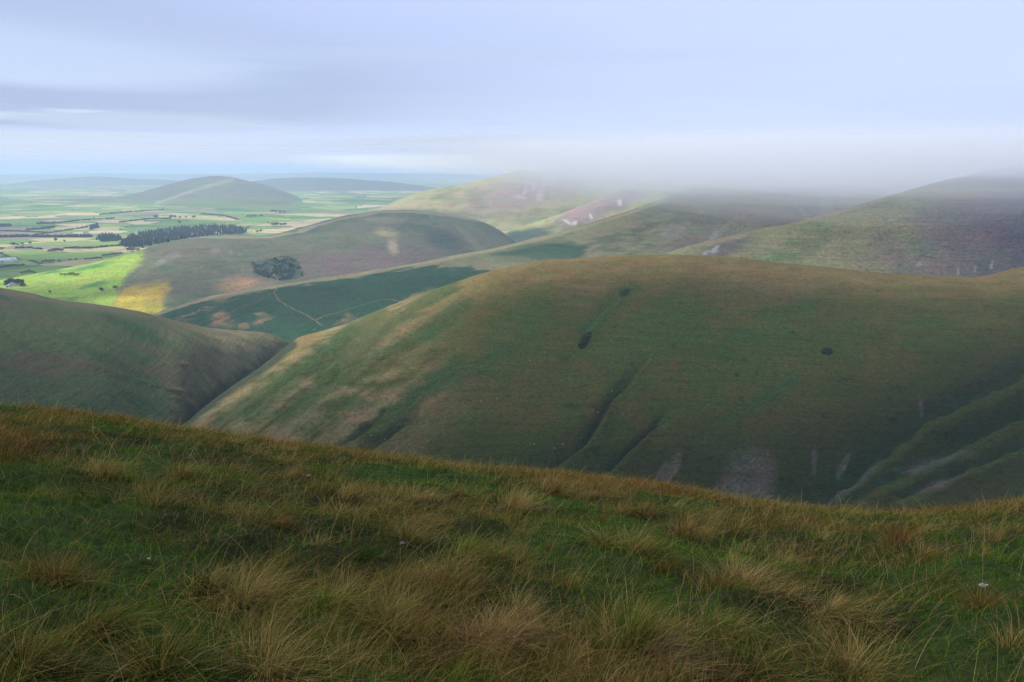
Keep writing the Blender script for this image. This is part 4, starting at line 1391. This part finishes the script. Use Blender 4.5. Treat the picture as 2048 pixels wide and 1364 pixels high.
for px_, py_, wpx, cols, lean, up, label in TUSSOCKS:
    P = fg_hit(px_, py_)
    dist = np.linalg.norm(P)
    w = wpx / F * dist                                   # real width of the tussock
    nb = 760 if dist < 6 else 460
    sp = w * 0.19
    q, a = np.abs(rng.normal(0, sp, nb)), rng.uniform(0, 2 * math.pi, nb)
    bx, by = q * np.cos(a) * 1.25, q * np.sin(a)
    f = float(flow(P[:1], P[1:2])[0])
    kf = rng.uniform(0.1, 0.7)
    dx = np.cos(a) * 0.8 + lean * 1.3 + kf * math.cos(f) + rng.normal(0, 0.45, nb)
    dy = np.sin(a) * 0.8 + kf * math.sin(f) + rng.normal(0, 0.45, nb)
    nn = np.hypot(dx, dy) + 1e-6
    dx, dy = dx / nn, dy / nn
    pick = rng.choice(3, nb, p=[0.5, 0.28, 0.22])
    # locks of blades share a colour
    lock = fbm(bx / (w * .12) + 3 * px_, by / (w * .12), 2)
    pick = np.where(lock > 0.22, 1, np.where(lock < -0.25, 2, pick))
    col = np.array(cols)[pick] * rng.uniform(0.45, 1.3, (nb, 1))
    L = w * 0.66 * rng.uniform(0.3, 1.0, nb) ** 0.8 * (0.7 + 0.25 * up)
    bz = fg_z(P[0] + bx, P[1] + by) - P[2] - 0.02
    ln = np.clip(q / sp * 0.22 + rng.uniform(0, 0.45, nb) + 0.25 * abs(lean) * rng.uniform(0, 1, nb), 0, 1) / up
    V, C, qd, t = blades(bx, by, bz, L, dx, dy, ln, rng.uniform(0.15, 1.15, nb) / up, np.full(nb, 0.0031 * max(1, dist / 6)), col, 6)
    o = new_mesh('grass_tussock', V, [qd, t], M_BLADE, attr=C)
    o.location = P
    tag(o, label, 'grass tussock', 'grass tussocks on the near slope')

# pale stones in the turf
M_STONE = plain_material('pale_stone', (0.30, 0.29, 0.27), 0.9, 30, 0.3)
for x, y, s, label in [(1968, 1173, 0.034, 'pale stone with flat top on the dark turf by the right edge'), (805, 1087, 0.022, 'small white stone left of the arching green tussock'), (1771, 1024, 0.035, 'white stone near the skyline on the right'),
                       (617, 952, 0.028, 'small white stone in the fresh green turf'), (1705, 1222, 0.018, 'tiny white stone beside the thin brown tussock'), (298, 1118, 0.012, 'white pebble in dark grass on the left')]:
    P = fg_hit(x, y)
    u, v = np.meshgrid(np.linspace(0, 2 * math.pi, 13)[:-1], np.linspace(0.05, math.pi - 0.05, 9))
    d = np.stack([np.cos(u) * np.sin(v), np.sin(u) * np.sin(v), np.cos(v)], -1).reshape(-1, 3)
    rr = s * (0.8 + 0.5 * fbm(d[:, 0] * 1.7 + x, d[:, 1] * 1.7 + d[:, 2] * 1.3 + y, 3))
    V = d * rr[:, None] * np.array([1.3, 0.9, 0.6])
    i = np.arange(12)
    fs = [np.stack([j * 12 + i, j * 12 + (i + 1) % 12, (j + 1) * 12 + (i + 1) % 12, (j + 1) * 12 + i], 1) for j in range(8)]
    o = new_mesh('stone', V, [np.concatenate(fs), np.arange(12)[None, ::-1], (96 + np.arange(12))[None]], M_STONE, False)
    o.location = P + np.array([0, 0, s * 0.2])
    tag(o, label, 'stone', 'pale stones in the turf')

# ------------------------------------------------------------------ cloud deck over the near hills, breaking up to the left and far off
def above(px, py, Y, zc):
    x, y, z = unproject(px, py, Y)
    k = (zc - z) / SUNV[2]
    return x + SUNV[0] * k, y + SUNV[1] * k


ZC = 120.0
_o = np.geomspace(4200, 40000, 70)
dx_ = np.concatenate([-_o[::-1], np.arange(-4000, 4001, 40.0), _o])
dy_ = np.concatenate([np.arange(-4000, 6001, 40.0), np.geomspace(6050, 46000, 130)])
DX, DY = np.meshgrid(dx_, dy_)
X, Y = DX.ravel(), DY.ravel()
warp = 120 * fbm(X / 500, Y / 500, 3)
cov = 0.91 + 0.05 * fbm(X / 900, Y / 900, 3)
far = sstep(2300, 4300, np.hypot(X * 0.8, Y))
cov = cov * (1 - far) + far * sstep(-0.25, 0.35, fbm(X / 1800 + 5, Y / 1500, 4) + 0.12) * 0.4
# gaps the sun comes through: (where the light lands in the landscape), radius, openness
for px_, py_, Yd, rx, ry, op in [(90, 560, 1700, 330, 150, 1.0), (200, 540, 1800, 140, 120, 0.9), (285, 598, 1420, 75, 75, 0.95), (474, 567, 1640, 55, 60, 0.9),
                                 (774, 466, 2520, 50, 80, 0.8), (786, 494, 2280, 30, 70, 0.7), (880, 400, 3600, 420, 420, 0.9), (1120, 420, 3150, 330, 260, 0.9), (1010, 400, 3700, 350, 300, 0.8),
                                 (560, 435, 4200, 700, 330, 0.95), (330, 425, 4700, 600, 240, 0.9), (150, 440, 4200, 400, 120, 0.7), (850, 590, 940, 120, 60, 0.35), (590, 690, 860, 300, 330, 0.9), (1350, 515, 830, 300, 60, 0.4), (1550, 350, 1800, 1900, 1300, 0.62), (560, 510, 2050, 380, 420, 0.6), (250, 470, 2900, 700, 420, 0.9), (300, 475, 3000, 800, 420, 0.7), (0, 500, 2600, 500, 250, 0.6)]:
    hx, hy = above(px_, py_, Yd, ZC)
    d = np.hypot((X + warp - hx) / rx, (Y + warp * 0.6 - hy) / ry)
    cov = cov * (1 - op * (sstep(1.7, 0.15, d) if rx > 500 else sstep(1.35, 0.55, d)))
near = np.hypot(X, Y - 60)
cov = np.clip(cov + 0.2 * sstep(620, 380, near), 0, 0.95 - 0.34 * sstep(500, 300, near))  # unseen cover overhead, shaped for the light on the near slope
Z = ZC + 8 * fbm(X / 400, Y / 400, 4)
# thin cloud glows, thick cloud is greyer: thickest on the left a kilometre or two away
thick = 0.25 + 0.16 * fbm(X / 1300 + 2, Y / 1300, 3) + 1.5 * np.exp(-((X + 1050) / 850) ** 2 - ((Y - 1200) / 1100) ** 2) + 0.3 * np.exp(-((X - 1500) / 700) ** 2 - ((Y - 1200) / 900) ** 2) + 0.45 * sstep(560, 260, near)  # last term: thickness added overhead, out of view, to dim the near slope
m, nt, out = mat_new('cloud_layer')
a1 = node(nt, 'ShaderNodeAttribute', attribute_name='cover')
a2 = node(nt, 'ShaderNodeAttribute', attribute_name='thick')
cr = node(nt, 'ShaderNodeMix', data_type='RGBA')
cr.inputs['A'].default_value = (0.45, 0.51, 0.68, 1)
cr.inputs['B'].default_value = (0.165, 0.20, 0.295, 1)
nt.links.new(a2.outputs['Fac'], cr.inputs['Factor'])
tl, tp, mx = node(nt, 'ShaderNodeBsdfTranslucent'), node(nt, 'ShaderNodeBsdfTransparent'), node(nt, 'ShaderNodeMixShader')
nt.links.new(cr.outputs['Result'], tl.inputs['Color'])
nt.links.new(a1.outputs['Fac'], mx.inputs['Fac'])
nt.links.new(tp.outputs['BSDF'], mx.inputs[1])
nt.links.new(tl.outputs['BSDF'], mx.inputs[2])
nt.links.new(mx.outputs['Shader'], out.inputs['Surface'])
dk = new_mesh('clouds', np.stack([X, Y, Z], 1), grid_faces(len(dy_), len(dx_)), m, scal={'cover': cov, 'thick': np.clip(thick, 0, 1)})
tag(dk, 'low grey cloud layer with breaks over the valley', 'cloud', kind='stuff')


# ------------------------------------------------------------------ mist round the right hand summits, and the air
def volume_material(name, col, dens, g):
    m, nt, out = mat_new(name)
    v = node(nt, 'ShaderNodeVolumePrincipled')
    v.inputs['Color'].default_value = (*col, 1)
    v.inputs['Density'].default_value = dens
    v.inputs['Anisotropy'].default_value = g
    nt.links.new(v.outputs['Volume'], out.inputs['Volume'])
    return m


def mist(c, rad, dens, seed, top=103):
    u, v = np.meshgrid(np.linspace(0, 2 * math.pi, 97)[:-1], np.linspace(0.02, math.pi - 0.02, 49))
    d = np.stack([np.cos(u) * np.sin(v), np.sin(u) * np.sin(v), np.cos(v)], -1).reshape(-1, 3)
    k = 1 + 0.10 * fbm(d[:, 0] * 2 + seed, d[:, 1] * 2 + d[:, 2], 4)
    V = d * k[:, None] * np.array(rad)
    V[:, 2] += 30 * fbm(V[:, 0] / 330 + seed * 3, V[:, 1] / 330, 5)
    V[:, 2] = np.clip(V[:, 2], -1e9, top - c[2])
    i = np.arange(96)
    fs = [np.stack([j * 96 + i, (j + 1) * 96 + i, (j + 1) * 96 + (i + 1) % 96, j * 96 + (i + 1) % 96], 1) for j in range(48)]
    o = new_mesh('mist', V, [np.concatenate(fs), np.arange(96)[None], (48 * 96 + np.arange(96))[None, ::-1]], volume_material('mist', (0.98, 0.99, 1.0), dens, 0.0))
    o.location = c
    o['kind'] = 'stuff'


for i, (zb, dn) in enumerate([(-125, 0.00014), (-112, 0.00020), (-99, 0.00028), (-86, 0.00036), (-73, 0.0006), (-62, 0.0008), (-52, 0.0011), (-42, 0.0016), (-30, 0.0024)]):
    mist((1060 - 6 * i, 1620 + 10 * i, 40), (1400 - 50 * i, 1000 - 32 * i, 40 - zb), dn, i + 1, 66 - 2.2 * i)
for i, (zb, dn) in enumerate([(-50, 0.00015), (-32, 0.0003), (-14, 0.0007)]):
    mist((800, 4300 + 40 * i, 45), (2200 - 160 * i, 1500 - 120 * i, 45 - zb), dn, i + 11, 70 - 3 * i)

m = volume_material('haze', (0.63, 0.79, 1.0), 0.00009, 0.1)
x0, x1, y0, y1, z0, z1 = -31000, 31000, -3000, 38000, -330, 105
V, Fq = boxes([(x0, x1, y0, y1, z0, z1)])
new_mesh('haze', V, Fq, m, False)['kind'] = 'stuff'
